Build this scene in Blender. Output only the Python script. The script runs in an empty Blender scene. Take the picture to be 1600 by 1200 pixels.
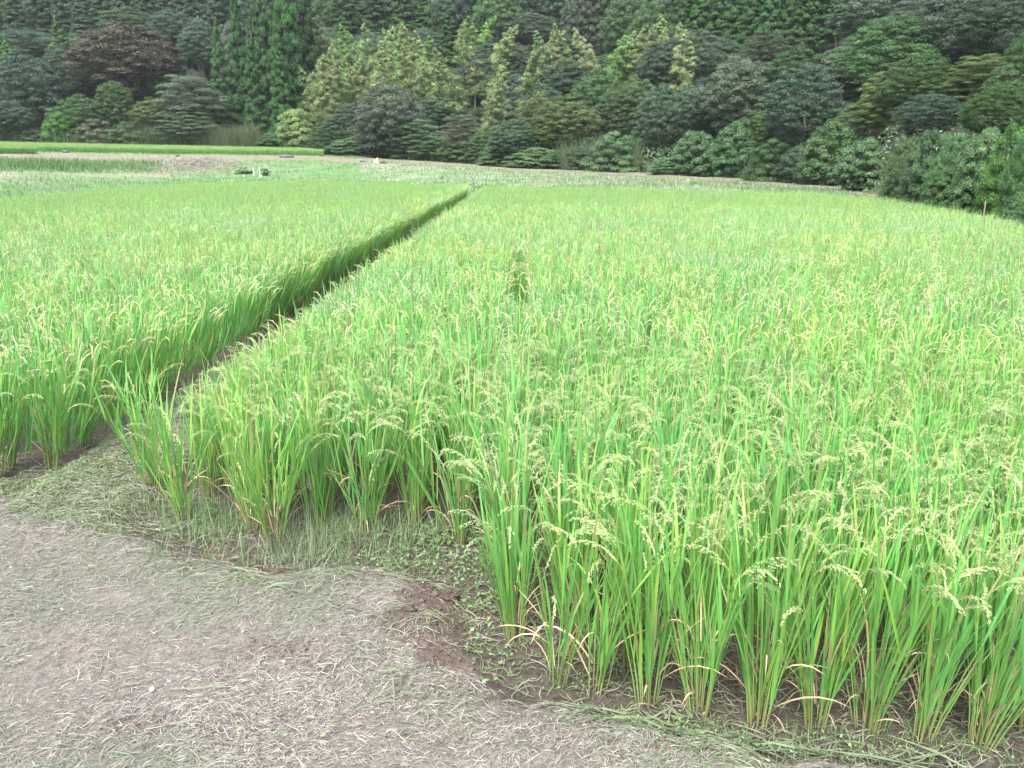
import bpy, math, random
import numpy as np
from mathutils import Matrix, Vector, Euler

random.seed(7)
rng = np.random.default_rng(7)
SC = bpy.context.scene
COL = SC.collection

# ------------------------------------------------------------------ camera
H = 2.0                       # eye height over the paddy soil
F = 1244.0                    # focal length in pixels of the 1600 px wide frame
PITCH = math.radians(15.7)
YAW = math.radians(0.887)
cam_d = bpy.data.cameras.new('camera')
cam_d.sensor_width = 36.0
cam_d.lens = 28.0
cam_d.clip_start = 0.05
cam_d.clip_end = 2000.0
cam = bpy.data.objects.new('camera', cam_d)
COL.objects.link(cam)
cam.location = (0, 0, H)
cam.rotation_euler = Euler((math.radians(90) - PITCH, 0, YAW), 'XYZ')
SC.camera = cam
RC = np.array(cam.rotation_euler.to_matrix())

# ------------------------------------------------------------------ light
SUN_EL = math.radians(58)
SUN_AZ = math.radians(200)     # compass bearing the light comes from (0 = ahead, clockwise)
world = bpy.data.worlds.new('World')
SC.world = world
world.use_nodes = True
wn = world.node_tree
wn.nodes.clear()
w_out = wn.nodes.new('ShaderNodeOutputWorld')
w_bg = wn.nodes.new('ShaderNodeBackground')
w_sky = wn.nodes.new('ShaderNodeTexSky')
w_sky.sky_type = 'NISHITA'
w_sky.sun_disc = False
w_sky.sun_elevation = SUN_EL
w_sky.sun_rotation = SUN_AZ
w_sky.air_density = 1.0
w_sky.dust_density = 5.0
w_sky.ozone_density = 1.0
w_bg.inputs['Strength'].default_value = 0.15
wn.links.new(w_sky.outputs[0], w_bg.inputs['Color'])
wn.links.new(w_bg.outputs[0], w_out.inputs['Surface'])
sun_d = bpy.data.lights.new('sun', 'SUN')
sun_d.energy = 1.5
sun_d.angle = math.radians(35)
sun_d.color = (1.0, 0.96, 0.90)
sun = bpy.data.objects.new('sun', sun_d)
COL.objects.link(sun)
dirv = Vector((math.sin(SUN_AZ) * math.cos(SUN_EL), math.cos(SUN_AZ) * math.cos(SUN_EL), math.sin(SUN_EL)))
sun.rotation_euler = dirv.to_track_quat('Z', 'Y').to_euler()
sun.location = (0, -10, 30)

SC.view_settings.view_transform = 'Standard'
SC.view_settings.look = 'None'
SC.view_settings.gamma = 1.0
SC.view_settings.use_curve_mapping = False
SC.view_settings.exposure = 2.12
SC.render.engine = 'CYCLES'
SC.cycles.max_bounces = 8
SC.cycles.diffuse_bounces = 6
SC.cycles.glossy_bounces = 2
SC.cycles.transmission_bounces = 3
SC.cycles.use_denoising = True
SC.cycles.use_adaptive_sampling = False

# ------------------------------------------------------------------ geometry of the view (used to read positions off)
def ray(x, y):
    return RC @ np.array([(x - 800) / F, (600 - y) / F, -1.0])
def on_plane(x, y, z=0.0):
    d = ray(x, y); t = (z - H) / d[2]
    return np.array([d[0] * t, d[1] * t, z])
def at_dist(x, y, D):
    d = ray(x, y); t = D / d[1]
    return np.array([d[0] * t, D, H + d[2] * t])
def px_size(D):              # metres covered by one 1600-wide pixel at ground distance D
    return D / math.cos(PITCH) * math.cos(PITCH) ** 2 / F * 1.04
def project(P):
    q = (np.atleast_2d(P) - np.array([0, 0, H])) @ RC
    dz = -q[:, 2]
    dz = np.where(np.abs(dz) < 1e-6, 1e-6, dz)
    return 800 + F * q[:, 0] / dz, 600 - F * q[:, 1] / dz, dz

# ------------------------------------------------------------------ noise
def _hash(ix, iy, seed):
    n = (ix.astype(np.int64) * 374761393 + iy.astype(np.int64) * 668265263 + seed * 974634721) & 0x7fffffff
    n = ((n ^ (n >> 13)) * 1274126177) & 0x7fffffff
    n = n ^ (n >> 16)
    return (n & 0xffff) / 65535.0
def vnoise(x, y, seed=0):
    x = np.asarray(x, float); y = np.asarray(y, float)
    ix = np.floor(x); iy = np.floor(y)
    fx = x - ix; fy = y - iy
    fx = fx * fx * (3 - 2 * fx); fy = fy * fy * (3 - 2 * fy)
    a = _hash(ix, iy, seed); b = _hash(ix + 1, iy, seed)
    c = _hash(ix, iy + 1, seed); d = _hash(ix + 1, iy + 1, seed)
    return (a * (1 - fx) + b * fx) * (1 - fy) + (c * (1 - fx) + d * fx) * fy
def fbm(x, y, octv=4, seed=0):
    s = 0; a = 0.5
    for i in range(octv):
        s = s + a * vnoise(x * 2 ** i, y * 2 ** i, seed + i); a *= 0.5
    return s / (1 - 0.5 ** octv)
def sstep(a, b, x):
    t = np.clip((x - a) / (b - a), 0, 1)
    return t * t * (3 - 2 * t)

# ------------------------------------------------------------------ mesh building
class MB:
    """collects polygons with a per-point colour and builds one mesh"""
    def __init__(self):
        self.v = []; self.f = []; self.c = []; self.n = 0
    def add(self, V, Fq, C):
        V = np.asarray(V, float).reshape(-1, 3)
        Fq = np.asarray(Fq, np.int64)
        C = np.asarray(C, float)
        if C.ndim == 1:
            C = np.broadcast_to(C, (len(V), 3))
        self.v.append(V); self.f.append(Fq + self.n); self.c.append(C)
        self.n += len(V)
    def mesh(self, name, mat=None, smooth=True):
        me = bpy.data.meshes.new(name)
        V = np.concatenate(self.v) if self.v else np.zeros((0, 3))
        me.vertices.add(len(V))
        me.vertices.foreach_set('co', V.astype(np.float32).ravel())
        loops = np.concatenate([f.ravel() for f in self.f])
        cnt = np.concatenate([np.full(len(f), f.shape[1]) for f in self.f])
        start = np.concatenate([[0], np.cumsum(cnt)[:-1]])
        me.loops.add(len(loops))
        me.loops.foreach_set('vertex_index', loops.astype(np.int32))
        me.polygons.add(len(cnt))
        me.polygons.foreach_set('loop_start', start.astype(np.int32))
        me.update(calc_edges=True)
        me.polygons.foreach_set('use_smooth', np.full(len(cnt), smooth, dtype=bool))
        C = np.concatenate(self.c)
        at = me.attributes.new('tint', 'FLOAT_COLOR', 'POINT')
        at.data.foreach_set('color', np.concatenate([C, np.ones((len(C), 1))], 1).astype(np.float32).ravel())
        if mat: me.materials.append(mat)
        me.validate()
        return me

def unit(a):
    return a / np.maximum(np.linalg.norm(a, axis=-1, keepdims=True), 1e-9)

def ribbons(mb, P, W, side, col, fold=0.0, fold_dir=None):
    """P (N,S,3) centre lines, W (N,S) widths, side (N,S,3), col (N,S,3)"""
    N, S, _ = P.shape
    if fold == 0.0:
        L = P - side * W[..., None] * 0.5
        R = P + side * W[..., None] * 0.5
        V = np.stack([L, R], 2)
        C = np.repeat(col[:, :, None, :], 2, 2)
        K = 2
    else:
        M = P - fold_dir * (W * fold)[..., None]
        V = np.stack([P - side * W[..., None] * 0.5, M, P + side * W[..., None] * 0.5], 2)
        C = np.repeat(col[:, :, None, :], 3, 2)
        K = 3
    base = (np.arange(N) * S * K)[:, None, None]
    s = (np.arange(S - 1) * K)[None, :, None]
    k = np.arange(K - 1)[None, None, :]
    a = base + s + k
    q = np.stack([a, a + 1, a + 1 + K, a + K], -1).reshape(-1, 4)
    mb.add(V.reshape(-1, 3), q, C.reshape(-1, 3))

def tubes(mb, P, Rr, col, sides=3):
    """P (N,S,3), Rr (N,S) radii, col (N,S,3)"""
    N, S, _ = P.shape
    T = unit(np.gradient(P, axis=1))
    ref = np.zeros_like(T); ref[..., 0] = 1.0
    ref[np.abs(T[..., 0]) > 0.9] = (0, 1, 0)
    A = unit(np.cross(T, ref)); B = np.cross(T, A)
    ang = np.arange(sides) / sides * 2 * math.pi
    V = P[:, :, None, :] + Rr[:, :, None, None] * (A[:, :, None, :] * np.cos(ang)[None, None, :, None] + B[:, :, None, :] * np.sin(ang)[None, None, :, None])
    C = np.repeat(col[:, :, None, :], sides, 2)
    base = (np.arange(N) * S * sides)[:, None, None]
    s = (np.arange(S - 1) * sides)[None, :, None]
    k = np.arange(sides)[None, None, :]
    k2 = (k + 1) % sides
    q = np.stack([base + s + k, base + s + k2, base + s + k2 + sides, base + s + k + sides], -1).reshape(-1, 4)
    mb.add(V.reshape(-1, 3), q, C.reshape(-1, 3))

def leaves(mb, P, N, size, aspect, col, r, axis=None):
    """diamond leaves: P centres, N normals, size (n,), axis optional length direction"""
    n = len(P)
    t = r.normal(size=(n, 3)) if axis is None else axis
    t = unit(t - N * np.sum(t * N, -1, keepdims=True))
    b = np.cross(N, t)
    L = (size * 0.5)[:, None] * t
    Wd = (size * 0.5 * aspect)[:, None] * b
    V = np.stack([P - L, P + Wd - 0.1 * L, P + L, P - Wd - 0.1 * L], 1)
    q = np.arange(n * 4).reshape(n, 4)
    mb.add(V.reshape(-1, 3), q, np.repeat(col, 4, 0))

def obj(name, me, parent=None, kind=None, label=None, cat=None, group=None):
    o = bpy.data.objects.new(name, me)
    COL.objects.link(o)
    if parent: o.parent = parent
    if kind: o['kind'] = kind
    if label: o['label'] = label
    if cat: o['category'] = cat
    if group: o['group'] = group
    return o
def thing(name, loc, label, cat, group=None, rz=0.0):
    o = obj(name, None, None, None, label, cat, group)
    o.location = loc; o.rotation_euler = (0, 0, rz)
    o.empty_display_size = 0.2
    return o

# ------------------------------------------------------------------ materials
def new_mat(name):
    m = bpy.data.materials.new(name); m.use_nodes = True
    nt = m.node_tree
    for n in list(nt.nodes): nt.nodes.remove(n)
    out = nt.nodes.new('ShaderNodeOutputMaterial')
    return m, nt, out
def nd(nt, t, **kw):
    n = nt.nodes.new(t)
    for k, v in kw.items(): setattr(n, k, v)
    return n
def mixrgb(nt, a, b, fac, mode='MIX'):
    m = nt.nodes.new('ShaderNodeMix'); m.data_type = 'RGBA'; m.blend_type = mode
    for sock, val in ((0, fac), (6, a), (7, b)):
        if hasattr(val, 'is_linked') or hasattr(val, 'links'):
            nt.links.new(val, m.inputs[sock])
        else:
            m.inputs[sock].default_value = val if sock == 0 else (*val, 1.0) if len(val) == 3 else val
    return m.outputs[2]
def noise(nt, scale, detail=3, rough=0.55, coord='Position'):
    if coord == 'Position':
        g = nd(nt, 'ShaderNodeNewGeometry'); c = g.outputs['Position']
    else:
        g = nd(nt, 'ShaderNodeTexCoord'); c = g.outputs['Object']
    n = nd(nt, 'ShaderNodeTexNoise')
    n.inputs['Scale'].default_value = scale
    n.inputs['Detail'].default_value = detail
    n.inputs['Roughness'].default_value = rough
    nt.links.new(c, n.inputs['Vector'])
    return n.outputs['Fac']
def ramp(nt, val, pts):
    r = nd(nt, 'ShaderNodeValToRGB')
    e = r.color_ramp.elements
    while len(e) > 1: e.remove(e[0])
    e[0].position = pts[0][0]; e[0].color = (*pts[0][1], 1)
    for p, c in pts[1:]:
        q = e.new(p); q.color = (*c, 1)
    nt.links.new(val, r.inputs['Fac'])
    return r.outputs['Color']

def leaf_material(name, transl=0.3, rough=0.5, spec=0.35, rand=0.25, patch=None):
    """colour comes from the tint attribute, with variation from plant to plant"""
    m, nt, out = new_mat(name)
    at = nd(nt, 'ShaderNodeAttribute', attribute_name='tint')
    oi = nd(nt, 'ShaderNodeObjectInfo')
    hsv = nd(nt, 'ShaderNodeHueSaturation')
    mr = nd(nt, 'ShaderNodeMapRange'); mr.inputs['To Min'].default_value = 1 - rand; mr.inputs['To Max'].default_value = 1 + rand
    nt.links.new(oi.outputs['Random'], mr.inputs['Value'])
    nt.links.new(mr.outputs[0], hsv.inputs['Value'])
    mh = nd(nt, 'ShaderNodeMapRange'); mh.inputs['To Min'].default_value = 0.488; mh.inputs['To Max'].default_value = 0.512
    mm = nd(nt, 'ShaderNodeMath', operation='MULTIPLY'); mm.inputs[1].default_value = 17.31
    mf = nd(nt, 'ShaderNodeMath', operation='FRACT')
    nt.links.new(oi.outputs['Random'], mm.inputs[0]); nt.links.new(mm.outputs[0], mf.inputs[0])
    nt.links.new(mf.outputs[0], mh.inputs['Value']); nt.links.new(mh.outputs[0], hsv.inputs['Hue'])
    nt.links.new(at.outputs['Color'], hsv.inputs['Color'])
    col = hsv.outputs['Color']
    if patch:
        nz = noise(nt, patch[0], 2)
        pr = ramp(nt, nz, [(0.35, patch[1]), (0.65, patch[2])])
        col = mixrgb(nt, col, pr, 1.0, 'MULTIPLY')
    b = nd(nt, 'ShaderNodeBsdfPrincipled')
    b.inputs['Roughness'].default_value = rough
    b.inputs['Specular IOR Level'].default_value = spec
    nt.links.new(col, b.inputs['Base Color'])
    t = nd(nt, 'ShaderNodeBsdfTranslucent')
    nt.links.new(col, t.inputs['Color'])
    mx = nd(nt, 'ShaderNodeMixShader'); mx.inputs[0].default_value = transl
    nt.links.new(b.outputs[0], mx.inputs[1]); nt.links.new(t.outputs[0], mx.inputs[2])
    nt.links.new(mx.outputs[0], out.inputs['Surface'])
    return m

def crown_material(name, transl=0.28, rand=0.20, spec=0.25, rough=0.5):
    """tint.r = clump value, tint.g = leaf value: old and young leaves, shade inside the crown tinted in; the species colour is the object colour"""
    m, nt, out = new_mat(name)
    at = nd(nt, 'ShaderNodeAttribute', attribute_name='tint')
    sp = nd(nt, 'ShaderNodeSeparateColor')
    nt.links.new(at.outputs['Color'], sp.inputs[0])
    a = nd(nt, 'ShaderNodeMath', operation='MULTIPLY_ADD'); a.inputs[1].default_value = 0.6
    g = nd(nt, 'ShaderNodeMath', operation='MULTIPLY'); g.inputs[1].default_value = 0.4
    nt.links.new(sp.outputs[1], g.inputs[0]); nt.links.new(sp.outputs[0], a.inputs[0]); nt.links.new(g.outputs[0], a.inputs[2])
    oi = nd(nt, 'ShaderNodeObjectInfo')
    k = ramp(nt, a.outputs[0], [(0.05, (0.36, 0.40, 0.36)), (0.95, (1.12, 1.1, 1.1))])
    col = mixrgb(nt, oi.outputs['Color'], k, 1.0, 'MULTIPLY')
    hsv = nd(nt, 'ShaderNodeHueSaturation')
    mr = nd(nt, 'ShaderNodeMapRange'); mr.inputs['To Min'].default_value = 1 - rand; mr.inputs['To Max'].default_value = 1 + rand
    nt.links.new(oi.outputs['Random'], mr.inputs['Value']); nt.links.new(mr.outputs[0], hsv.inputs['Value'])
    nt.links.new(col, hsv.inputs['Color'])
    b = nd(nt, 'ShaderNodeBsdfPrincipled')
    b.inputs['Roughness'].default_value = rough
    b.inputs['Specular IOR Level'].default_value = spec
    nt.links.new(hsv.outputs[0], b.inputs['Base Color'])
    t = nd(nt, 'ShaderNodeBsdfTranslucent'); nt.links.new(hsv.outputs[0], t.inputs['Color'])
    mx = nd(nt, 'ShaderNodeMixShader'); mx.inputs[0].default_value = transl
    nt.links.new(b.outputs[0], mx.inputs[1]); nt.links.new(t.outputs[0], mx.inputs[2])
    nt.links.new(mx.outputs[0], out.inputs['Surface'])
    return m

def plain_material(name, color, rough=0.8, scale=20.0, var=0.25, bump=0.3, coord='Object'):
    m, nt, out = new_mat(name)
    nz = noise(nt, scale, 4, 0.6, coord)
    lo = tuple(c * (1 - var) for c in color); hi = tuple(min(1, c * (1 + var)) for c in color)
    col = ramp(nt, nz, [(0.3, lo), (0.7, hi)])
    b = nd(nt, 'ShaderNodeBsdfPrincipled'); b.inputs['Roughness'].default_value = rough
    nt.links.new(col, b.inputs['Base Color'])
    bp = nd(nt, 'ShaderNodeBump'); bp.inputs['Strength'].default_value = bump; bp.inputs['Distance'].default_value = 0.02
    nt.links.new(nz, bp.inputs['Height']); nt.links.new(bp.outputs[0], b.inputs['Normal'])
    nt.links.new(b.outputs[0], out.inputs['Surface'])
    return m

def tint_ground_material(name, scale=30.0, amount=0.35, bump=0.6, dist=0.02):
    """earth coloured by its tint attribute, broken up by two noises"""
    m, nt, out = new_mat(name)
    at = nd(nt, 'ShaderNodeAttribute', attribute_name='tint')
    n1 = noise(nt, scale, 6, 0.7); n2 = noise(nt, scale * 6, 3, 0.6)
    r1 = ramp(nt, n1, [(0.3, (1 - amount,) * 3), (0.7, (1 + amount,) * 3)])
    r2 = ramp(nt, n2, [(0.3, (1 - amount * .8,) * 3), (0.7, (1 + amount * .8,) * 3)])
    col = mixrgb(nt, mixrgb(nt, at.outputs['Color'], r1, 1.0, 'MULTIPLY'), r2, 1.0, 'MULTIPLY')
    b = nd(nt, 'ShaderNodeBsdfPrincipled'); b.inputs['Roughness'].default_value = 0.92
    b.inputs['Specular IOR Level'].default_value = 0.15
    nt.links.new(col, b.inputs['Base Color'])
    bp = nd(nt, 'ShaderNodeBump'); bp.inputs['Strength'].default_value = bump; bp.inputs['Distance'].default_value = dist
    nt.links.new(n1, bp.inputs['Height']); nt.links.new(bp.outputs[0], b.inputs['Normal'])
    nt.links.new(b.outputs[0], out.inputs['Surface'])
    return m

M = {}
M['rice'] = leaf_material('rice_leaf', 0.38, 0.45, 0.35, 0.13, (0.55, (0.97, 0.98, 1.12), (1.08, 1.02, 0.92)))
M['stalk'] = leaf_material('rice_stalk', 0.25, 0.5, 0.3, 0.12)
M['panicle'] = leaf_material('rice_panicle', 0.25, 0.55, 0.3, 0.12)
M['straw'] = leaf_material('dry_straw', 0.15, 0.7, 0.2, 0.05)
M['weed'] = leaf_material('weed_leaf', 0.3, 0.5, 0.35, 0.15)
M['grass'] = leaf_material('terrace_grass', 0.3, 0.6, 0.2, 0.1, (0.25, (0.85, 0.95, 0.9), (1.15, 1.05, 1.0)))
M['soil'] = tint_ground_material('earth', 26.0, 0.4, 0.9, 0.02)
M['hill'] = tint_ground_material('hill_earth', 0.7, 0.3, 0.6, 0.2)
M['bark'] = plain_material('bark', (0.11, 0.095, 0.08), 0.9, 6.0, 0.4, 0.6)
M['pale_bark'] = plain_material('pale_bark', (0.30, 0.28, 0.22), 0.85, 5.0, 0.3, 0.4)
M['culm'] = plain_material('bamboo_culm', (0.30, 0.31, 0.14), 0.5, 3.0, 0.25, 0.1)
M['white'] = plain_material('white_paint', (0.75, 0.75, 0.72), 0.6, 9.0, 0.12, 0.1)
M['wood'] = plain_material('weathered_wood', (0.17, 0.14, 0.10), 0.85, 30.0, 0.35, 0.5)
M['dark'] = plain_material('dark_sheet', (0.06, 0.06, 0.07), 0.6, 12.0, 0.4, 0.5)
M['stone'] = plain_material('pale_stone', (0.62, 0.60, 0.56), 0.8, 60.0, 0.2, 0.3)
M['crown'] = crown_material('tree_leaf')
SPECIES = {
    'green': (0.074, 0.150, 0.056), 'blue': (0.070, 0.130, 0.080), 'grey': (0.100, 0.146, 0.094), 'purple': (0.070, 0.068, 0.052),
    'olive': (0.100, 0.146, 0.056), 'yellow': (0.120, 0.180, 0.066), 'bright': (0.075, 0.175, 0.040), 'cedar': (0.032, 0.102, 0.024),
    'darkcedar': (0.038, 0.090, 0.044), 'bamboo': (0.270, 0.360, 0.160), 'tan': (0.245, 0.300, 0.140), 'bamboogreen': (0.200, 0.320, 0.120),
    'vine': (0.096, 0.180, 0.082), 'brown': (0.100, 0.118, 0.076),
}

# ------------------------------------------------------------------ terrain: profiles (distance, height) along bearings
# bearing is written as the column where the bearing meets the horizon
COLS = [-1500, -600, 0, 280, 480, 600, 800, 1000, 1300, 1400, 1600, 2000, 3200]
def zy(D, y): return at_dist(820, y, D)[2]
def prof(rows): return [(D, (zy(D, v[1:] and float(v[1:])) if isinstance(v, str) else v)) for D, v in rows]
_P = {
    -600: [(14, 0), (14.6, .4), (20, .8), (30, .95), (36, 1.9), (44, 2.2), (52, 2.7), (62, 3.2), (70, 3.6)],
    0:    [(28, 0), (28.8, .45), (33, 'y284'), (45, 'y269'), (52, 'y249'), (62, 'y241'), (66, 'y237'), (76, 'y231'), (85, 'y229')],
    280:  [(45, 0), (45.8, .5), (50, 'y283'), (60, 'y271'), (66, 'y254'), (74, 'y245'), (77, 'y241'), (84, 'y236'), (88, 'y234')],
    480:  [(53, 0), (53.8, .5), (56, 'y278'), (64, 'y261'), (70, 'y251'), (77, 'y245'), (80, 'y243'), (85, 'y240'), (88, 'y238')],
    600:  [(48, 0), (48.8, .5), (51, 'y284'), (60, 'y268'), (66, 'y259'), (70, 'y253'), (73, 'y249'), (75, 'y248'), (77, 'y247')],
    800:  [(40, 0), (40.8, .5), (43, 'y287'), (52, 'y277'), (58, 'y270'), (61, 'y266'), (63, 'y264'), (65, 'y263'), (67, 'y262')],
    1000: [(38, 0), (38.8, .5), (41, 'y289'), (47, 'y284'), (52, 'y280'), (55, 'y276'), (57, 'y273'), (59, 'y271'), (61, 'y270')],
    1300: [(32, 0), (32.8, .4), (34.5, 'y303'), (36, 'y301'), (38, 'y298'), (39.5, 'y296'), (41, 'y294'), (42.5, 'y292'), (44, 'y291')],
    1400: [(26.5, 0), (27, .2), (27.5, .3), (28, .35), (28.5, .4), (29, .45), (29.5, .5), (30, .55), (31, .6)],
    1600: [(17.0, 0), (17.4, .15), (17.8, .25), (18.2, .3), (18.6, .35), (19, .4), (19.4, .45), (20, .5), (21, .6)],
    2000: [(10.5, 0), (10.8, .15), (11.1, .25), (11.4, .3), (11.7, .35), (12, .4), (12.4, .45), (13, .5), (14, .6)],
}
_P[-1500] = [(d * .5, z) for d, z in _P[-600]] if False else [(9, 0), (9.5, .4), (14, .8), (20, .95), (24, 1.9), (30, 2.2), (36, 2.7), (44, 3.2), (50, 3.6)]
_P[3200] = [(5.5, 0), (5.7, .15), (5.9, .25), (6.1, .3), (6.3, .35), (6.6, .4), (6.9, .45), (7.3, .5), (8, .6)]
PROF = []
for c in COLS:
    p = prof(_P[c])
    D, z = p[-1]
    p += [(D + 20, z + 4.5), (D + 60, z + 21), (D + 120, z + 60), (D + 260, z + 100)]
    PROF.append(p)
PROF = np.array(PROF)          # (cols, pts, 2)
def column_of(X, Y):
    return 820 + F / math.cos(PITCH) * X / np.maximum(Y, 0.1)
def col_profile(u):
    u = np.clip(u, COLS[0], COLS[-1])
    i = int(np.clip(np.searchsorted(COLS, u) - 1, 0, len(COLS) - 2))
    t = (u - COLS[i]) / (COLS[i + 1] - COLS[i])
    return PROF[i] * (1 - t) + PROF[i + 1] * t
def ground_z(X, Y):
    p = col_profile(float(column_of(X, Y)))
    return float(np.interp(Y, p[:, 0], p[:, 1], left=0.0))
def toe(u): return float(col_profile(u)[8, 0])
def bearing_point(u, D):
    return (u - 820) * math.cos(PITCH) / F * D, D

# base sheet under everything, out to the horizon
mb = MB()
mb.add([(-700, -300, -0.35), (700, -300, -0.35), (700, 900, -0.35), (-700, 900, -0.35)], [[0, 1, 2, 3]], np.array([0.09, 0.10, 0.05]))
obj('ground', mb.mesh('ground', M['hill'], False), None, 'structure')
# paddy soil
mb = MB()
gx = np.linspace(-40, 45, 171); gy = np.linspace(3.5, 66, 126)
GX, GY = np.meshgrid(gx, gy)
GZ = -0.02 + 0.03 * (fbm(GX * 3, GY * 3, 3, 5) - 0.5)
pz = np.stack([GX, GY, GZ], -1).reshape(-1, 3)
ii = np.arange(len(gx) * len(gy)).reshape(len(gy), len(gx))
q = np.stack([ii[:-1, :-1], ii[:-1, 1:], ii[1:, 1:], ii[1:, :-1]], -1).reshape(-1, 4)
mb.add(pz, q, np.array([0.065, 0.056, 0.046]))
obj('paddy_soil', mb.mesh('paddy_soil', M['soil']), None, 'structure')

# terraces and hill
us = np.concatenate([np.linspace(-1500, -200, 40, endpoint=False), np.linspace(-200, 1800, 220), np.linspace(1800, 3200, 40)[1:]])
sub = []
for k in range(12):
    n = 5 if k < 8 else 10
    sub += [k + j / n for j in range(n)]
sub = np.array(sub + [12.0])
rows = []
for u in us:
    p = col_profile(u)
    Dk = np.interp(sub, np.arange(13), p[:, 0]); Zk = np.interp(sub, np.arange(13), p[:, 1])
    X = (u - 820) * math.cos(PITCH) / F * Dk
    rows.append(np.stack([X, Dk, Zk], -1))
T = np.array(rows)
bump = (fbm(T[..., 0] * 0.5, T[..., 1] * 0.5, 4, 11) - 0.5)
T[..., 2] += bump * np.where(sub > 8, 2.0, 0.16)[None, :] * np.clip(sub, 0, 1)[None, :]
T[:, 0, 2] = -0.2
# surface colour: mown green banks, bare strips, brown track, dark leaf litter on the hill
uu = np.repeat(us[:, None], len(sub), 1); ss = np.repeat(sub[None, :], len(us), 0)
green = np.array([0.080, 0.150, 0.056]); pale = np.array([0.145, 0.165, 0.105]); brown = np.array([0.122, 0.110, 0.084]); litter = np.array([0.020, 0.030, 0.014])
nz = fbm(T[..., 0] * 0.35, T[..., 1] * 0.9, 4, 21)
Cc = np.broadcast_to(green, T.shape).copy()
def blend(mask, c):
    global Cc
    Cc = Cc * (1 - mask[..., None]) + c * mask[..., None]
blend(sstep(0.46, 0.66, nz) * 0.35, pale)
left = uu < 560
blend(np.where(left, sstep(2.2, 2.6, ss) * (1 - sstep(2.9, 3.1, ss)), 0) * (0.5 + 0.5 * sstep(.35, .6, nz)) * (1 - sstep(240, 300, uu)), np.array([0.165, 0.160, 0.115]))
blend(np.where(left, sstep(4.0, 4.3, ss) * (1 - sstep(5.5, 5.8, ss)), 0) * 0.9, brown * 1.15)
blend(np.where(uu > 560, sstep(4.6, 5.2, ss), 0) * (1 - sstep(7.9, 8.2, ss)) * 0.9, brown * 1.05)
blend(np.where(uu > 560, (1 - sstep(4.2, 5.0, ss)) * sstep(.35, .6, nz), 0) * 0.7, np.array([0.175, 0.19, 0.135]))
heap = np.exp(-((uu - 305) / 48) ** 2) * np.exp(-((ss - 3.5) / 0.55) ** 2)
blend(np.clip(heap * .8, 0, 1), np.array([0.125, 0.115, 0.085]))
blend(sstep(7.6, 8.3, ss), litter)
T[..., 2] += heap * 0.35 * (0.6 + 0.8 * fbm(T[..., 0] * 2, T[..., 1] * 2, 3, 31))
mb = MB()
nU, nS = len(us), len(sub)
ii = np.arange(nU * nS).reshape(nU, nS)
q = np.stack([ii[:-1, :-1], ii[1:, :-1], ii[1:, 1:], ii[:-1, 1:]], -1).reshape(-1, 4)
mb.add(T.reshape(-1, 3), q, Cc.reshape(-1, 3))
obj('terraced_hillside_terrain', mb.mesh('terrain', M['hill']), None, 'structure')

# ------------------------------------------------------------------ the near ground: farm track bank, mud, path between the paddies
BANK_PX = [(-400, 740), (0, 772), (130, 800), (250, 850), (330, 878), (430, 900), (560, 880), (660, 905), (712, 940), (700, 1000),
           (735, 1050), (800, 1092), (950, 1118), (1100, 1160), (1300, 1192), (1500, 1215), (1800, 1240)]
BANK = np.array([on_plane(x, y, 0.06)[:2] for x, y in BANK_PX])
for _ in range(3):            # round the corners of the outline
    BANK = np.concatenate([BANK[:1], np.stack([.75 * BANK[:-1] + .25 * BANK[1:], .25 * BANK[:-1] + .75 * BANK[1:]], 1).reshape(-1, 2), BANK[-1:]])
def inside_bank(X, Y):
    """signed distance (positive on the bank side, towards the camera)"""
    best = np.full(X.shape, 1e9); sg = np.zeros(X.shape)
    yb = np.interp(X, BANK[:, 0], BANK[:, 1]) if np.all(np.diff(BANK[:, 0]) > 0) else None
    for i in range(len(BANK) - 1):
        a, b = BANK[i], BANK[i + 1]
        d = b - a
        t = np.clip(((X - a[0]) * d[0] + (Y - a[1]) * d[1]) / (d @ d), 0, 1)
        dx = X - (a[0] + t * d[0]); dy = Y - (a[1] + t * d[1])
        dist = np.hypot(dx, dy)
        cr = d[0] * (Y - a[1]) - d[1] * (X - a[0])
        upd = dist < best
        best = np.where(upd, dist, best); sg = np.where(upd, -np.sign(cr), sg)
    return best * sg
PATH_X0, PATH_X1 = -3.05, -2.25
def path_mask(X, Y):
    return sstep(PATH_X0 - .1, PATH_X0 + .15, X) * (1 - sstep(PATH_X1 - .15, PATH_X1 + .1, X))
PATCH = []       # bare earth patches: centre, radii, strength
for x, y, rx, ry, s in [(690, 935, 58, 40, 1), (665, 990, 75, 36, .9), (350, 868, 80, 16, .9), (700, 1035, 48, 22, 1), (590, 900, 60, 10, .7),
                        (430, 1030, 60, 18, .45), (780, 1085, 60, 16, .55), (1150, 1185, 200, 12, .6), (215, 1150, 60, 20, .4), (520, 1050, 70, 12, .4), (225, 825, 60, 18, .6)]:
    c = on_plane(x, y, .05); ex = on_plane(x + rx, y, .05); ey = on_plane(x, y - ry, .05)
    PATCH.append((c[0], c[1], abs(ex[0] - c[0]), abs(ey[1] - c[1]), s))
def bare(X, Y):
    w = np.zeros(X.shape)
    nzz = fbm(X * 5, Y * 5, 3, 77) - .5
    for cx, cy, rx, ry, s in PATCH:
        r = np.sqrt(((X - cx) / rx) ** 2 + ((Y - cy) / ry) ** 2) + nzz * 1.2
        w = np.maximum(w, s * (1 - sstep(0.6, 1.25, r)))
    return w
hole = on_plane(692, 1038, .05)
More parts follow.
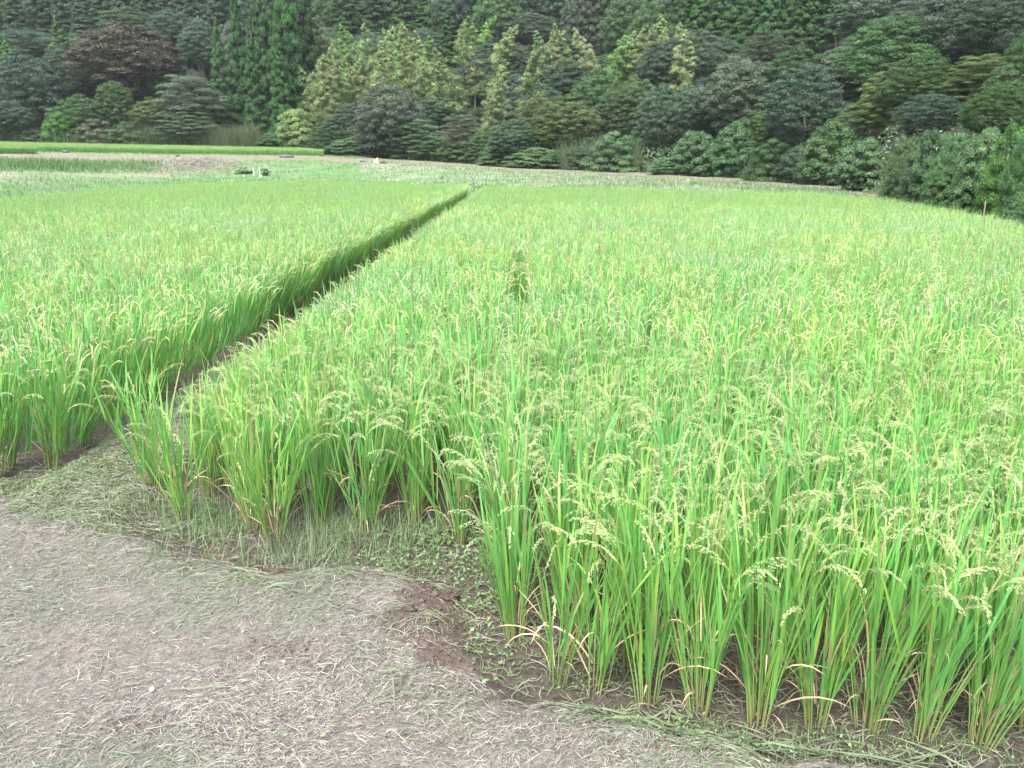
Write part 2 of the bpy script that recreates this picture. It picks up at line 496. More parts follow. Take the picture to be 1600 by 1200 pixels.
def near_z(X, Y):
    d = inside_bank(X, Y) + 0.10 * (fbm(X * 6, Y * 6, 3, 3) - .5)
    z = 0.085 * sstep(-0.12, 0.12, d)
    z = z + 0.05 * (fbm(X * 1.3, Y * 1.3, 3, 41) - .5) * sstep(0, .3, d)
    z = z + 0.035 * (fbm(X * 9, Y * 9, 4, 42) - .5)
    z = np.maximum(z, path_mask(X, Y) * (0.07 + 0.03 * (fbm(X * 4, Y * 4, 3, 8) - .5)))
    r = np.sqrt(((X - hole[0]) / .13) ** 2 + ((Y - hole[1]) / .055) ** 2)
    z = z - 0.10 * (1 - sstep(.3, 1.1, r))
    z = z + bare(X, Y) * .03 * (fbm(X * 16, Y * 16, 3, 43) - .5)
    return z
gx = np.arange(-7, 6.01, 0.04); gy = np.arange(-3, 7.2, 0.04)
GX, GY = np.meshgrid(gx, gy)
GZ = near_z(GX, GY)
edge = np.minimum(np.minimum(GX - gx[0], gx[-1] - GX), np.minimum(GY - gy[0], gy[-1] - GY))
GZ = np.where((GY > 6.6), np.minimum(GZ, GZ * (7.2 - GY) / .6 - 0.06 * (1 - (7.2 - GY) / .6)), GZ)
dB = inside_bank(GX, GY)
earth = np.array([0.080, 0.066, 0.056]); strawc = np.array([0.126, 0.114, 0.101]); mud = np.array([0.060, 0.052, 0.044]); pathc = np.array([0.075, 0.088, 0.05])
onb = sstep(-.05, .08, dB)[..., None]
C = mud * (1 - onb) + strawc * onb
bw = bare(GX, GY)[..., None]
C = C * (1 - bw) + earth * bw
pm = (path_mask(GX, GY) * (1 - sstep(-.1, .2, dB)))[..., None]
C = C * (1 - pm) + pathc * pm
ii = np.arange(GX.size).reshape(GX.shape)
q = np.stack([ii[:-1, :-1], ii[:-1, 1:], ii[1:, 1:], ii[1:, :-1]], -1).reshape(-1, 4)
mb = MB(); mb.add(np.stack([GX, GY, GZ], -1).reshape(-1, 3), q, C.reshape(-1, 3))
obj('farm_track_ground', mb.mesh('near_ground', M['soil']), None, 'structure')
# path onward between the paddies
mb = MB()
py = np.arange(6.4, 46.0, 0.25); pxs = np.linspace(PATH_X0 - .05, PATH_X1 + .05, 9)
GX, GY = np.meshgrid(pxs, py)
GZ = -0.04 + path_mask(GX, GY) * (0.10 + .04 * (fbm(GX * 3, GY * 3, 3, 9) - .5))
ii = np.arange(GX.size).reshape(GX.shape)
q = np.stack([ii[:-1, :-1], ii[:-1, 1:], ii[1:, 1:], ii[1:, :-1]], -1).reshape(-1, 4)
mb.add(np.stack([GX, GY, GZ], -1).reshape(-1, 3), q, np.array([0.135, 0.150, 0.075]))
obj('path', mb.mesh('path', M['soil']), None, 'structure')

# ------------------------------------------------------------------ rice
RICE_HI = np.array([0.155, 0.39, 0.080]); RICE_YEL = np.array([0.25, 0.41, 0.088]); RICE_BLUE = np.array([0.118, 0.355, 0.108])
DEAD = np.array([0.40, 0.31, 0.20]); PALE_STALK = np.array([0.20, 0.36, 0.095]); PAN = np.array([0.36, 0.46, 0.20]); PAN2 = np.array([0.49, 0.52, 0.31])

def rice_tillers(r, n, spread=0.044, hgt=0.70, lean=0.26):
    az = r.uniform(0, 2 * math.pi, n)
    rad = spread * np.sqrt(r.uniform(0, 1, n))
    base = np.stack([rad * np.cos(az), rad * np.sin(az), np.full(n, -0.02)], -1)
    out = np.stack([np.cos(az), np.sin(az), 0 * az], -1)
    ln = lean * (rad / spread) * r.uniform(.5, 1.15, n)
    h = hgt * r.uniform(.86, 1.1, n)
    return az, base, out, ln, h
def tiller_points(base, out, ln, h, S=6):
    t = np.linspace(0, 1, S)[None, :, None]
    up = np.array([0, 0, 1.0])
    return base[:, None, :] + up * (h[:, None, None] * t) + out[:, None, :] * ((ln * h)[:, None, None] * (0.55 * t + 0.45 * t ** 2))
def leaf_curves(r, P0, az, L, tilt, droop, S=7):
    """curves starting at P0 heading up and out; returns points and sides"""
    t = np.linspace(0, 1, S)
    th = tilt[:, None] + droop[:, None] * t[None, :] ** 1.8         # angle from vertical
    dl = L[:, None] / (S - 1)
    dh = np.sin(th) * dl; dv = np.cos(th) * dl
    hh = np.concatenate([np.zeros((len(L), 1)), np.cumsum(dh[:, :-1], 1)], 1)
    vv = np.concatenate([np.zeros((len(L), 1)), np.cumsum(dv[:, :-1], 1)], 1)
    o = np.stack([np.cos(az), np.sin(az), 0 * az], -1)
    P = P0[:, None, :] + o[:, None, :] * hh[..., None] + np.array([0, 0, 1.0]) * vv[..., None]
    tw = r.uniform(-.9, .9, len(L))
    side0 = np.stack([-np.sin(az), np.cos(az), 0 * az], -1)
    nrm = unit(np.cross(np.gradient(P, axis=1), side0[:, None, :]))
    ang = tw[:, None] * np.linspace(.4, 1.2, S)[None, :]
    side = side0[:, None, :] * np.cos(ang)[..., None] + nrm * np.sin(ang)[..., None]
    nr = unit(np.cross(side, unit(np.gradient(P, axis=1))))
    return P, side, nr
LEAF_W = np.array([.55, .9, 1.0, .95, .8, .5, .05])

def panicle_mesh(seed, grains=95, big=1.0, S=10, name='panicle'):
    """one drooping panicle, base at origin, arching towards +x"""
    r = np.random.default_rng(seed)
    mb = MB()
    L = r.uniform(.20, .27)
    P, side, nr = leaf_curves(r, np.zeros((1, 3)), np.zeros(1), np.array([L]), np.array([r.uniform(.25, .7)]), np.array([r.uniform(1.3, 2.3)]), S)
    ax = P[0]
    tubes(mb, P, np.full((1, S), .0011 * big) * np.linspace(1.2, .5, S)[None], np.broadcast_to(PAN * .85, (1, S, 3)), 3)
    # grains hang in short branches laid along the axis
    nb = 9
    T = unit(np.gradient(ax, axis=0))
    pos = []; dirs = []
    for b in range(nb):
        s = 0.22 + 0.74 * b / (nb - 1)
        i = s * (S - 1); i0 = int(min(i, S - 2)); f = i - i0
        p = ax[i0] * (1 - f) + ax[i0 + 1] * f
        d = unit(T[min(i0 + 1, S - 1)] + r.normal(0, .13, 3) + np.array([.05, 0, -.22]))
        m = max(2, int(grains / nb * r.uniform(.7, 1.3)))
        bl = r.uniform(.036, .058) * (1.1 - .5 * s)
        for k in range(m):
            u = (k + .6) / m
            pos.append(p + d * bl * u + r.normal(0, .0022, 3) + np.array([0, 0, -.010 * u * u]))
            dirs.append(unit(d + r.normal(0, .28, 3)))
    pos = np.array(pos); dirs = np.array(dirs); n = len(pos)
    nn = unit(np.cross(dirs, r.normal(size=(n, 3))))
    cc = PAN + (PAN2 - PAN) * r.uniform(0, 1, (n, 1)) ** 1.5
    cc = cc * r.uniform(.85, 1.1, (n, 1))
    # grain = two crossed diamonds
    sz = .0094 * big * r.uniform(.85, 1.15, n)
    leaves(mb, pos, nn, sz, .42, cc, r, dirs)
    leaves(mb, pos, np.cross(nn, dirs), sz, .42, cc, r, dirs)
    return mb.mesh(name, M['panicle'], False)

PANICLES = [panicle_mesh(100 + i) for i in range(8)]

def leaf_colors(r, n, S, yellow=0.25, tipdead=0.15):
    a = r.uniform(0, 1, n)[:, None]
    c = np.where(a < yellow, RICE_YEL + (RICE_HI - RICE_YEL) * r.uniform(0, 1, (n, 1)), RICE_HI + (RICE_BLUE - RICE_HI) * r.uniform(0, .8, (n, 1)))
    c = c * r.uniform(.85, 1.12, (n, 1))
    C = np.repeat(c[:, None, :], S, 1)
    td = (r.uniform(0, 1, n) < tipdead)[:, None, None] * np.linspace(-.6, 1.2, S).clip(0, 1)[None, :, None]
    return C * (1 - td) + DEAD * td

def rice_parts(seed, nt=18, lpt=3, hgt=.72, lean=.26, dead=5, yellow=.25, leafw=.0115, S=7):
    """geometry of one hill of rice: stalk curves, leaf curves, dead leaf curves, panicle frames"""
    r = np.random.default_rng(seed)
    az, base, out, ln, h = rice_tillers(r, nt, hgt=hgt, lean=lean)
    SP = tiller_points(base, out, ln, h, 6)
    sc = PALE_STALK * r.uniform(.8, 1.1, (nt, 1))
    g = np.linspace(0, 1, 6)[None, :, None]
    SCo = (np.array([.27, .24, .12]) * (1 - g) ** 7 + sc[:, None, :] * (1 - (1 - g) ** 7)) * (1 - .25 * g) + RICE_HI * (.25 * g)
    SR = np.full((nt, 6), .0029) * np.linspace(1.2, .55, 6)[None]
    idx = np.repeat(np.arange(nt), lpt)
    fr = np.tile(np.linspace(.20, .78, lpt), nt) + r.uniform(-.07, .07, nt * lpt)
    i = fr * 5; i0 = i.astype(int); f = (i - i0)[:, None]
    P0 = SP[idx, i0] * (1 - f) + SP[idx, np.minimum(i0 + 1, 5)] * f
    n = nt * lpt
    laz = az[idx] + r.normal(0, .9, n)
    L = r.uniform(.30, .50, n)
    tilt = np.abs(r.normal(.11, .08, n)) + ln[idx] * .5
    droop = np.abs(r.normal(.06, .16, n))
    big = r.uniform(0, 1, n) < .06
    droop = np.where(big, r.uniform(.6, 1.5, n), droop)
    LP, Ls, Ln = leaf_curves(r, P0, laz, L, tilt, droop, S)
    low = r.uniform(0, 1, n) < .16
    LW = (leafw * np.where(low, .8, 1.0) * r.uniform(.75, 1.2, n))[:, None] * np.interp(np.linspace(0, 1, S), np.linspace(0, 1, 7), LEAF_W)[None]
    LC = leaf_colors(r, n, S, yellow)
    D = None
    if dead:
        da = r.uniform(0, 2 * math.pi, dead)
        P1 = np.stack([.03 * np.cos(da), .03 * np.sin(da), r.uniform(.03, .34, dead)], -1)
        DP, Ds, Dn = leaf_curves(r, P1, da, r.uniform(.16, .36, dead), r.uniform(.1, .8, dead), np.where(r.uniform(0, 1, dead) < .45, r.uniform(.1, .7, dead), r.uniform(1.0, 2.4, dead)), S)
        DP[..., 2] = np.maximum(DP[..., 2], .012)
        DW = (.0075 * r.uniform(.6, 1.2, dead))[:, None] * np.interp(np.linspace(0, 1, S), np.linspace(0, 1, 7), LEAF_W)[None]
        dc = DEAD * r.uniform(.7, 1.35, (dead, 1)) * (1 + r.normal(0, .06, (dead, 3)))
        D = (DP, Ds, Dn, DW, np.repeat(dc[:, None, :], S, 1))
    pk = np.where(r.uniform(0, 1, nt) < .52)[0]
    pans = []
    for k in pk:
        a = az[k] + r.normal(0, .8)
        pans.append((SP[k, 5], a, r.uniform(.8, 1.1), int(r.integers(0, 8)), r.normal(0, .12)))
    return (SP, SR, SCo), (LP, Ls, Ln, LW, LC), D, pans

# shared meshes for the individual plants behind the front row
def rice_variant(seed, **kw):
    st, lf, dd, pans = rice_parts(seed, **kw)
    ms = MB(); tubes(ms, *st, 3)
    ml = MB(); ribbons(ml, lf[0], lf[3], lf[1], lf[4], .16, lf[2])
    if dd: ribbons(ml, dd[0], dd[3], dd[1], dd[4], .1, dd[2])
    return ms.mesh('stalks', M['stalk']), ml.mesh('leaf_blades', M['rice']), pans
VAR = [rice_variant(200 + i, nt=17, dead=3, lean=.24, yellow=.2) for i in range(9)]
VAR_EDGE = [rice_variant(230 + i, nt=21, dead=11, lean=.25, yellow=.5) for i in range(5)]  # drier edge plants; extra yellow puts a lit look into the leaf colour

# light plants for the far crop (single meshes, scattered as one mass)
def rice_light(seed, nt, lpt, S, gr, bigleaf, name, stalks=True):
    r = np.random.default_rng(seed)
    st, lf, dd, pans = rice_parts(seed, nt=nt, lpt=lpt, dead=2, S=S, leafw=bigleaf, yellow=.22, lean=.28)
    mb = MB()
    if stalks: tubes(mb, st[0][:, ::2 if False else 1], st[1] * 1.3, st[2], 3)
    ribbons(mb, lf[0], lf[3], lf[1], lf[4])
    if dd: ribbons(mb, dd[0], dd[3], dd[1], dd[4])
    for p0, a, s, v, tl in pans:
        Pn, sd, nr = leaf_curves(r, np.zeros((1, 3)), np.zeros(1), np.array([.22]), np.array([.25]), np.array([r.uniform(1.6, 2.4)]), 5)
        ca, sa = math.cos(a), math.sin(a)
        Rz = np.array([[ca, -sa, 0], [sa, ca, 0], [0, 0, 1]])
        W = np.array([[.002, .007, .011, .010, .003]]) * gr
        col = (PAN + (PAN2 - PAN) * r.uniform(0, .8)) * r.uniform(.9, 1.1)
        cc = np.broadcast_to(col, (1, 5, 3))
        Pw = Pn @ Rz.T * s + p0
        jag = r.normal(0, .004, Pw.shape)
        ribbons(mb, Pw + jag, W, sd @ Rz.T, cc)
        ribbons(mb, Pw - jag, W * .9, unit(np.cross(sd, np.gradient(Pn, axis=1))) @ Rz.T, cc)
    o = bpy.data.objects.new(name, mb.mesh(name, M['rice']))
    return o
MID = []
for i in range(7):
    # mid plants carry real grains
    st, lf, dd, pans = rice_parts(300 + i, nt=19, lpt=3, dead=2, S=6, leafw=.0090, yellow=.22, lean=.25)
    mb = MB()
    tubes(mb, st[0], st[1] * 1.1, st[2], 3)
    ribbons(mb, lf[0], lf[3], lf[1], lf[4])
    ribbons(mb, dd[0], dd[3], dd[1], dd[4])
    for p0, a, s, v, tl in pans:
        src = PANICLES[v]
        co = np.empty(len(src.vertices) * 3, np.float32); src.vertices.foreach_get('co', co); co = co.reshape(-1, 3)
        tc = np.empty(len(src.vertices) * 4, np.float32); src.attributes['tint'].data.foreach_get('color', tc); tc = tc.reshape(-1, 4)[:, :3]
        ca, sa = math.cos(a), math.sin(a)
        Rz = np.array([[ca, -sa, 0], [sa, ca, 0], [0, 0, 1]])
        fq = np.array([list(p.vertices) for p in src.polygons])
        mb.add(co @ Rz.T * s + p0, fq, tc)
    MID.append(bpy.data.objects.new('rice_mid', mb.mesh('rice_mid', M['rice'])))
FAR = [rice_light(340 + i, 15, 3, 5, .7, .0100, 'rice_far', True) for i in range(7)]
VFAR = [rice_light(360 + i, 12, 2, 4, .75, .015, 'rice_very_far', False) for i in range(6)]

# where the hills of rice stand
FRONT_PX = [(243, 772), (287, 816), (392, 832), (430, 850), (572, 830), (716, 850), (805, 1000), (868, 1070), (932, 1082), (1013, 1098), (1092, 1112),
            (1186, 1130), (1275, 1134), (1352, 1136), (1438, 1152), (1530, 1166)]
FRONT = np.array([on_plane(x, y, 0.0)[:2] for x, y in FRONT_PX])
# front limit of the planted area in world space (rows stand behind this line)
_fl = [(-2.35, on_plane(215, 700)[1])] + [tuple(p) for p in FRONT[[0, 3, 5, 6, 9, 12, 15]]] + [(3.2, FRONT[15][1] - .38), (6, FRONT[15][1] - 1.0)]
_fl = sorted(_fl)
FLX = [a for a, b in _fl]; FLY = [b for a, b in _fl]
def far_limit(X, Y):
    p = col_profile(float(column_of(X, Y)))
    return p[0, 0] - 0.25
hills = []                    # x, y, edge flag (0 inside, 1 left paddy edge, 2 right paddy path edge), field
ROW, STEP = 0.27, 0.155
r = np.random.default_rng(55)
for k in range(0, 140):
    X = -1.95 + k * ROW
    Y = 2.0
    while Y < 46:
        x = X + r.normal(0, .014); y = Y + r.normal(0, .02)
        Y += STEP
        lim = np.interp(x, FLX, FLY)
        if y < lim + 0.12: continue
        if np.min(np.hypot(FRONT[:, 0] - x, FRONT[:, 1] - y)) < 0.15: continue
        u = column_of(x, y)
        if u > 2300: continue
        if y > far_limit(x, y): continue
        if abs(x - 0.0) < .17 and 7.6 < y < 12.5 and r.uniform() < .85: continue
        if r.uniform() < .015: continue
        hills.append((x, y, 2 if k == 0 else 0, 1))
for k in range(0, 150):
    X = -3.16 - k * ROW
    Y = 3.4
    while Y < 60:
        x = X + r.normal(0, .014); y = Y + r.normal(0, .02)
        Y += STEP * (.75 if k == 0 else 1)
        lim = np.interp(x, [-8, -5, -3.1], [on_plane(-300, 760)[1] , on_plane(-100, 770)[1], on_plane(28, 745)[1]])
        if y < lim: continue
        u = column_of(x, y)
        if u < -420: continue
        if y > far_limit(x, y): continue
        if r.uniform() < .015: continue
        hills.append((x, y, 1 if k < 2 else 0, 0))
hills = np.array(hills)
P3 = np.concatenate([hills[:, :2], np.full((len(hills), 1), .45)], 1)
hx, hy, hd = project(P3)
vis = (hx > -60) & (hx < 1660) & (hy > 0) & (hy < 1330) & (hd > 0)
dist = np.hypot(hills[:, 0], hills[:, 1])
order = np.argsort(np.where(vis, dist, 1e6))
N_IND = 300 - len(FRONT_PX)
solo = set(order[:N_IND].tolist())
rest = np.array([i for i in range(len(hills)) if i not in solo])
print('rice hills', len(hills), 'individual to', dist[order[N_IND - 1]])

def plant_pose(x, y, edge, fld, r, front=False):
    rz = r.uniform(0, 2 * math.pi)
    tilt = r.normal(0, .045); dirn = r.uniform(0, 2 * math.pi)
    lx, ly = tilt * math.cos(dirn), tilt * math.sin(dirn)
    if edge == 1: lx += r.uniform(.10, .27); ly -= r.uniform(0, .1)
    if edge == 2: lx += r.uniform(-.02, .10)
    if front:
        ly -= r.uniform(.0, .06); lx += r.normal(0, .05)
    q = Matrix.Rotation(lx, 3, 'Y') @ Matrix.Rotation(-ly, 3, 'X') @ Matrix.Rotation(rz, 3, 'Z')
    return q.to_euler()

# front row: every stalk, leaf and panicle on its own
FRONT_LABELS = [
    'corner rice plant leaning over the path mouth, panicle bent out over the path',
    'light green rice plant beside the path corner, tan husky base on the bare earth',
    'rice plant half hidden behind the yellowing plant near the path corner',
    'yellowing rice plant with pale dry base standing furthest out on the bare earth',
    'rice plant with wide fan of leaves over weeds in the middle of the shaded edge',
    'green rice plant over the small leaf weeds, left of the jutting tall plant',
    'dark green upright rice plant standing alone beside the dug earth edge',
    'thin sparse rice plant with few stalks beside the dark green upright plant',
    'narrow rice plant on grey mud, left of the plant with a bent straw leaf',
    'rice plant with straw coloured leaf bent across its foot on grey mud',
    'full rice plant on grey mud, between bent straw leaf plant and cut leaf litter',
    'rice plant with torn tan husk at its foot beside fallen green leaves',
    'fourth rice plant from the right frame edge along the muddy front row',
    'third rice plant from the right frame edge, tan leaves splayed at its foot',
    'second rice plant from the right frame edge along the muddy front row',
    'rice plant at the right end of the muddy front row, thick brown base',
]
FRONT_KW = [dict(nt=18, lean=.34), dict(nt=14, yellow=.55), dict(nt=13, yellow=.5), dict(nt=19, yellow=.8, dead=8), dict(nt=20, lean=.36, yellow=.3), dict(nt=16, lean=.28),
            dict(nt=20, yellow=.05, lean=.2, hgt=.66), dict(nt=7, yellow=.1, dead=4, hgt=.6), dict(nt=14, lean=.2, dead=4), dict(nt=18, dead=7), dict(nt=20, dead=7),
            dict(nt=21, dead=9, yellow=.3), dict(nt=19, dead=9), dict(nt=21, dead=11, yellow=.3), dict(nt=21, dead=9), dict(nt=24, dead=11, lean=.3)]
fr = np.random.default_rng(91)
for k, (x, y) in enumerate(FRONT):
    zb = float(near_z(np.array([x]), np.array([y]))[0])
    kw = dict(FRONT_KW[k]); kw['dead'] = kw.get('dead', 6) + 8; kw['lpt'] = 4; kw['lean'] = kw.get('lean', .26) + .05
    st, lf, dd, pans = rice_parts(400 + k, **kw)
    root = thing('rice_plant', (x, y, zb), FRONT_LABELS[k], 'rice plant', 'rice plants standing in the two paddies')
    root.rotation_euler = plant_pose(x, y, 0, 1, fr, True)
    q_ = fr.uniform(.86, .96); root.scale = (q_ * fr.uniform(.95, 1.12), q_ * fr.uniform(.95, 1.12), q_ * fr.uniform(.96, 1.02) * (.92 if k < 6 else 1))
    for i in range(len(st[0])):
        m = MB(); tubes(m, st[0][i:i + 1], st[1][i:i + 1], st[2][i:i + 1], 4)
        obj('stalk', m.mesh('stalk', M['stalk']), root)
    for i in range(len(lf[0])):
        m = MB(); ribbons(m, lf[0][i:i + 1], lf[3][i:i + 1], lf[1][i:i + 1], lf[4][i:i + 1], .16, lf[2][i:i + 1])
        obj('leaf', m.mesh('leaf', M['rice']), root)
    for i in range(len(dd[0])):
        m = MB(); ribbons(m, dd[0][i:i + 1], dd[3][i:i + 1], dd[1][i:i + 1], dd[4][i:i + 1], .1, dd[2][i:i + 1])
        obj('leaf', m.mesh('dead_leaf', M['straw']), root, label='dry straw coloured leaf')
    for p0, a, s, v, tl in pans:
        o = obj('panicle', PANICLES[v], root)
        o.location = p0; o.rotation_euler = (tl, 0, a); o.scale = (s,) * 3

sr = np.random.default_rng(92)
for i in order[:N_IND]:
    x, y, edge, fld = hills[i]
    zb = float(near_z(np.array([x]), np.array([y]))[0]) if y < 6.6 else 0.0
    near_edge = (fld == 1 and y - np.interp(x, FLX, FLY) < .4) or edge > 0
    ms, ml, pans = (VAR_EDGE if near_edge else VAR)[int(sr.integers(0, 5 if near_edge else 9))]
    lab = 'green rice plant in the dense stand behind the front row of the right paddy' if fld == 1 else 'green rice plant on the near side of the left paddy beyond the path'
    root = thing('rice_plant', (x, y, zb), lab, 'rice plant', 'rice plants standing in the two paddies')
    root.rotation_euler = plant_pose(x, y, edge, fld, sr)
    s = sr.uniform(.94, 1.06) * (.78 if edge == 2 else .87)
    root.scale = (s, s, s)
    obj('stalks', ms, root, 'stuff'); obj('leaf_blades', ml, root, 'stuff')
    for p0, a, s2, v, tl in pans:
        o = obj('panicle', PANICLES[v], root)
        o.location = p0; o.rotation_euler = (tl, 0, a); o.scale = (s2,) * 3

def scatter(name, pts, rots, scs, idx, variants, label, cat):
    me = bpy.data.meshes.new(name)
    me.vertices.add(len(pts)); me.vertices.foreach_set('co', np.asarray(pts, np.float32).ravel())
    a = me.attributes.new('rot', 'FLOAT_VECTOR', 'POINT'); a.data.foreach_set('vector', np.asarray(rots, np.float32).ravel())
    a = me.attributes.new('scl', 'FLOAT', 'POINT'); a.data.foreach_set('value', np.asarray(scs, np.float32))
    a = me.attributes.new('pick', 'INT', 'POINT'); a.data.foreach_set('value', np.asarray(idx, np.int32))
    o = obj(name, me, None, 'stuff', label, cat)
    ng = bpy.data.node_groups.new(name, 'GeometryNodeTree')
    ng.interface.new_socket('Geometry', in_out='INPUT', socket_type='NodeSocketGeometry')
    ng.interface.new_socket('Geometry', in_out='OUTPUT', socket_type='NodeSocketGeometry')
    gi = ng.nodes.new('NodeGroupInput'); go = ng.nodes.new('NodeGroupOutput')
    iop = ng.nodes.new('GeometryNodeInstanceOnPoints')
    jn = ng.nodes.new('GeometryNodeJoinGeometry')
    for v in variants:
        oi = ng.nodes.new('GeometryNodeObjectInfo'); oi.inputs['Object'].default_value = v
        oi.inputs['As Instance'].default_value = True
        ng.links.new(oi.outputs['Geometry'], jn.inputs[0])
    def na(nm, tp):
        n = ng.nodes.new('GeometryNodeInputNamedAttribute'); n.data_type = tp; n.inputs['Name'].default_value = nm
        return n.outputs['Attribute']
    iop.inputs['Pick Instance'].default_value = True
    ng.links.new(gi.outputs[0], iop.inputs['Points'])
    ng.links.new(jn.outputs[0], iop.inputs['Instance'])
    ng.links.new(na('pick', 'INT'), iop.inputs['Instance Index'])
    e2r = ng.nodes.new('FunctionNodeEulerToRotation')
    ng.links.new(na('rot', 'FLOAT_VECTOR'), e2r.inputs[0]); ng.links.new(e2r.outputs[0], iop.inputs['Rotation'])
    ng.links.new(na('scl', 'FLOAT'), iop.inputs['Scale'])
    ng.links.new(iop.outputs[0], go.inputs[0])
    md = o.modifiers.new('scatter', 'NODES'); md.node_group = ng
    return o

rr = np.random.default_rng(93)
rots = np.array([plant_pose(hills[i, 0], hills[i, 1], hills[i, 2], hills[i, 3], rr) for i in rest])
scs = np.where(hills[rest, 2] == 2, .80, np.where(hills[rest, 2] == 1, .90, .865)) * rr.uniform(.93, 1.05, len(rest)) * (1 + .12 * (fbm(hills[rest, 0] * .6, hills[rest, 1] * .6, 2, 61) - .5))
pk = np.where(dist[rest] < 10, rr.integers(0, 7, len(rest)), np.where((dist[rest] < 24) | (hills[rest, 2] > 0), 7 + rr.integers(0, 7, len(rest)), 14 + rr.integers(0, 6, len(rest))))
# Join Geometry may reverse the order of its inputs: feed the variants so that the picks agree either way is not needed,
# so three separate joins are avoided by sorting the picks below
pts = np.stack([hills[rest, 0], hills[rest, 1], np.zeros(len(rest))], -1)
RICE_VARIANTS = MID + FAR + VFAR
# upper paddies on the left terrace
up = []
def strip_points(u0, u1, s0, s1, step):
    out = []
    for u in np.arange(u0, u1, 2.2):
        p = col_profile(u)
        for s in np.linspace(s0, s1, int((s1 - s0) * 12) + 2):
            Dk = np.interp(s, np.arange(13), p[:, 0]); Zk = np.interp(s, np.arange(13), p[:, 1])
            X = (u - 820) * math.cos(PITCH) / F * Dk
            out.append((X + rr.normal(0, .06), Dk + rr.normal(0, .1), Zk - .02))
    return out
up = strip_points(-420, 505, 6.1, 7.3, .3) + strip_points(-420, 52, 5.2, 5.6, .3)
up = np.array(up)
allp = np.concatenate([pts, up])
allr = np.concatenate([rots, np.stack([rr.normal(0, .05, len(up)), rr.normal(0, .05, len(up)), rr.uniform(0, 6.28, len(up))], -1)])
alls = np.concatenate([scs, rr.uniform(.58, .68, len(up))])
allk = np.concatenate([pk, 14 + rr.integers(0, 6, len(up))])
scatter('rice_crop', allp, allr, alls, allk, RICE_VARIANTS, 'bright green rice crop with pale drooping panicles filling the paddies to the far bank', 'rice crop')
print('crop instances', len(allp))

# ------------------------------------------------------------------ litter, weeds and grass on the near ground
lr = np.random.default_rng(120)
def flat_blades(mb, X, Y, L, W, col, lift, az, curl, r, S=4):
    """dry blades lying on the ground with a slight arch"""
    n = len(X)
    t = np.linspace(-.5, .5, S)[None, :]
    bend = curl[:, None] * (t ** 2 - .08)
    ax = np.cos(az)[:, None]; ay = np.sin(az)[:, None]
    px = X[:, None] + L[:, None] * (ax * t - ay * bend)
    py = Y[:, None] + L[:, None] * (ay * t + ax * bend)
    tl = r.normal(0, .10, n)[:, None]
    pz = near_z(px, py) + lift[:, None] * (1 - 2.2 * t ** 2) + np.abs(L[:, None] * tl * t) * .5 + .004
    P = np.stack([px, py, pz], -1)
    side = np.stack([-np.sin(az), np.cos(az), 0 * az], -1)[:, None, :] * np.ones((1, S, 1))
    roll = r.normal(0, .5, n)[:, None, None]
    side = unit(side + np.array([0, 0, 1.0]) * roll)
    Wd = W[:, None] * np.array([.5, 1, .9, .3])[None, :S]
    ribbons(mb, P, Wd, side, np.repeat(col[:, None, :], S, 1))

def pick_points(n, x0, x1, y0, y1, prob, r):
    out = []
    while sum(len(a) for a in out) < n:
        X = r.uniform(x0, x1, n); Y = r.uniform(y0, y1, n)
        k = r.uniform(0, 1, n) < prob(X, Y)
        out.append(np.stack([X[k], Y[k]], -1))
    return np.concatenate(out)[:n]

def p_straw(X, Y):
    d = inside_bank(X, Y)
    near = np.clip(2.3 / np.hypot(X, np.maximum(Y, .3)), .25, 1.0) ** 1.6
    patch = .30 + 1.0 * sstep(.36, .62, fbm(X * 2.2, Y * 2.2, 3, 14)) * (.5 + .8 * vnoise(X * 14, Y * 14, 9))
    return np.clip(sstep(-.05, .06, d) * (1 - .88 * bare(X, Y)) * patch, 0, 1) * near
STRAW = np.array([0.228, 0.214, 0.182]); STRAW_G = np.array([0.150, 0.190, 0.125]); STRAW_D = np.array([0.10, 0.085, 0.075]); STRAW_L = np.array([0.33, 0.325, 0.295])
mb = MB()
for n, (l0, l1), (w0, w1), lift in ((170000, (.012, .050), (.0011, .0024), .010), (12000, (.03, .10), (.0012, .0024), .018)):
    P = pick_points(n, -5.5, 2.4, .9, 5.2, p_straw, lr)
    g = fbm(P[:, 0] * 1.6, P[:, 1] * 1.6, 3, 15)[:, None]
    a = lr.uniform(0, 1, (n, 1))
    c = np.where(a < .55, STRAW, np.where(a < .72, STRAW_D, STRAW_L))
    c = np.where(lr.uniform(0, 1, (n, 1)) < np.clip((g - .33) * 2.2, .05, .75), STRAW_G * lr.uniform(.8, 1.2, (n, 1)), c) * lr.uniform(.8, 1.15, (n, 1))
    az = lr.normal(.35, .9, n) + 1.6 * (fbm(P[:, 0] * 3, P[:, 1] * 3, 2, 16) - .5)
    flat_blades(mb, P[:, 0], P[:, 1], lr.uniform(l0, l1, n), lr.uniform(w0, w1, n), c, lr.uniform(.0, lift, n), az, lr.normal(0, .22, n), lr)
obj('dry_grass_clippings', mb.mesh('clippings', M['straw'], False), None, 'stuff', 'grey dry grass clippings spread over the earth track in front of the paddy', 'grass clippings')

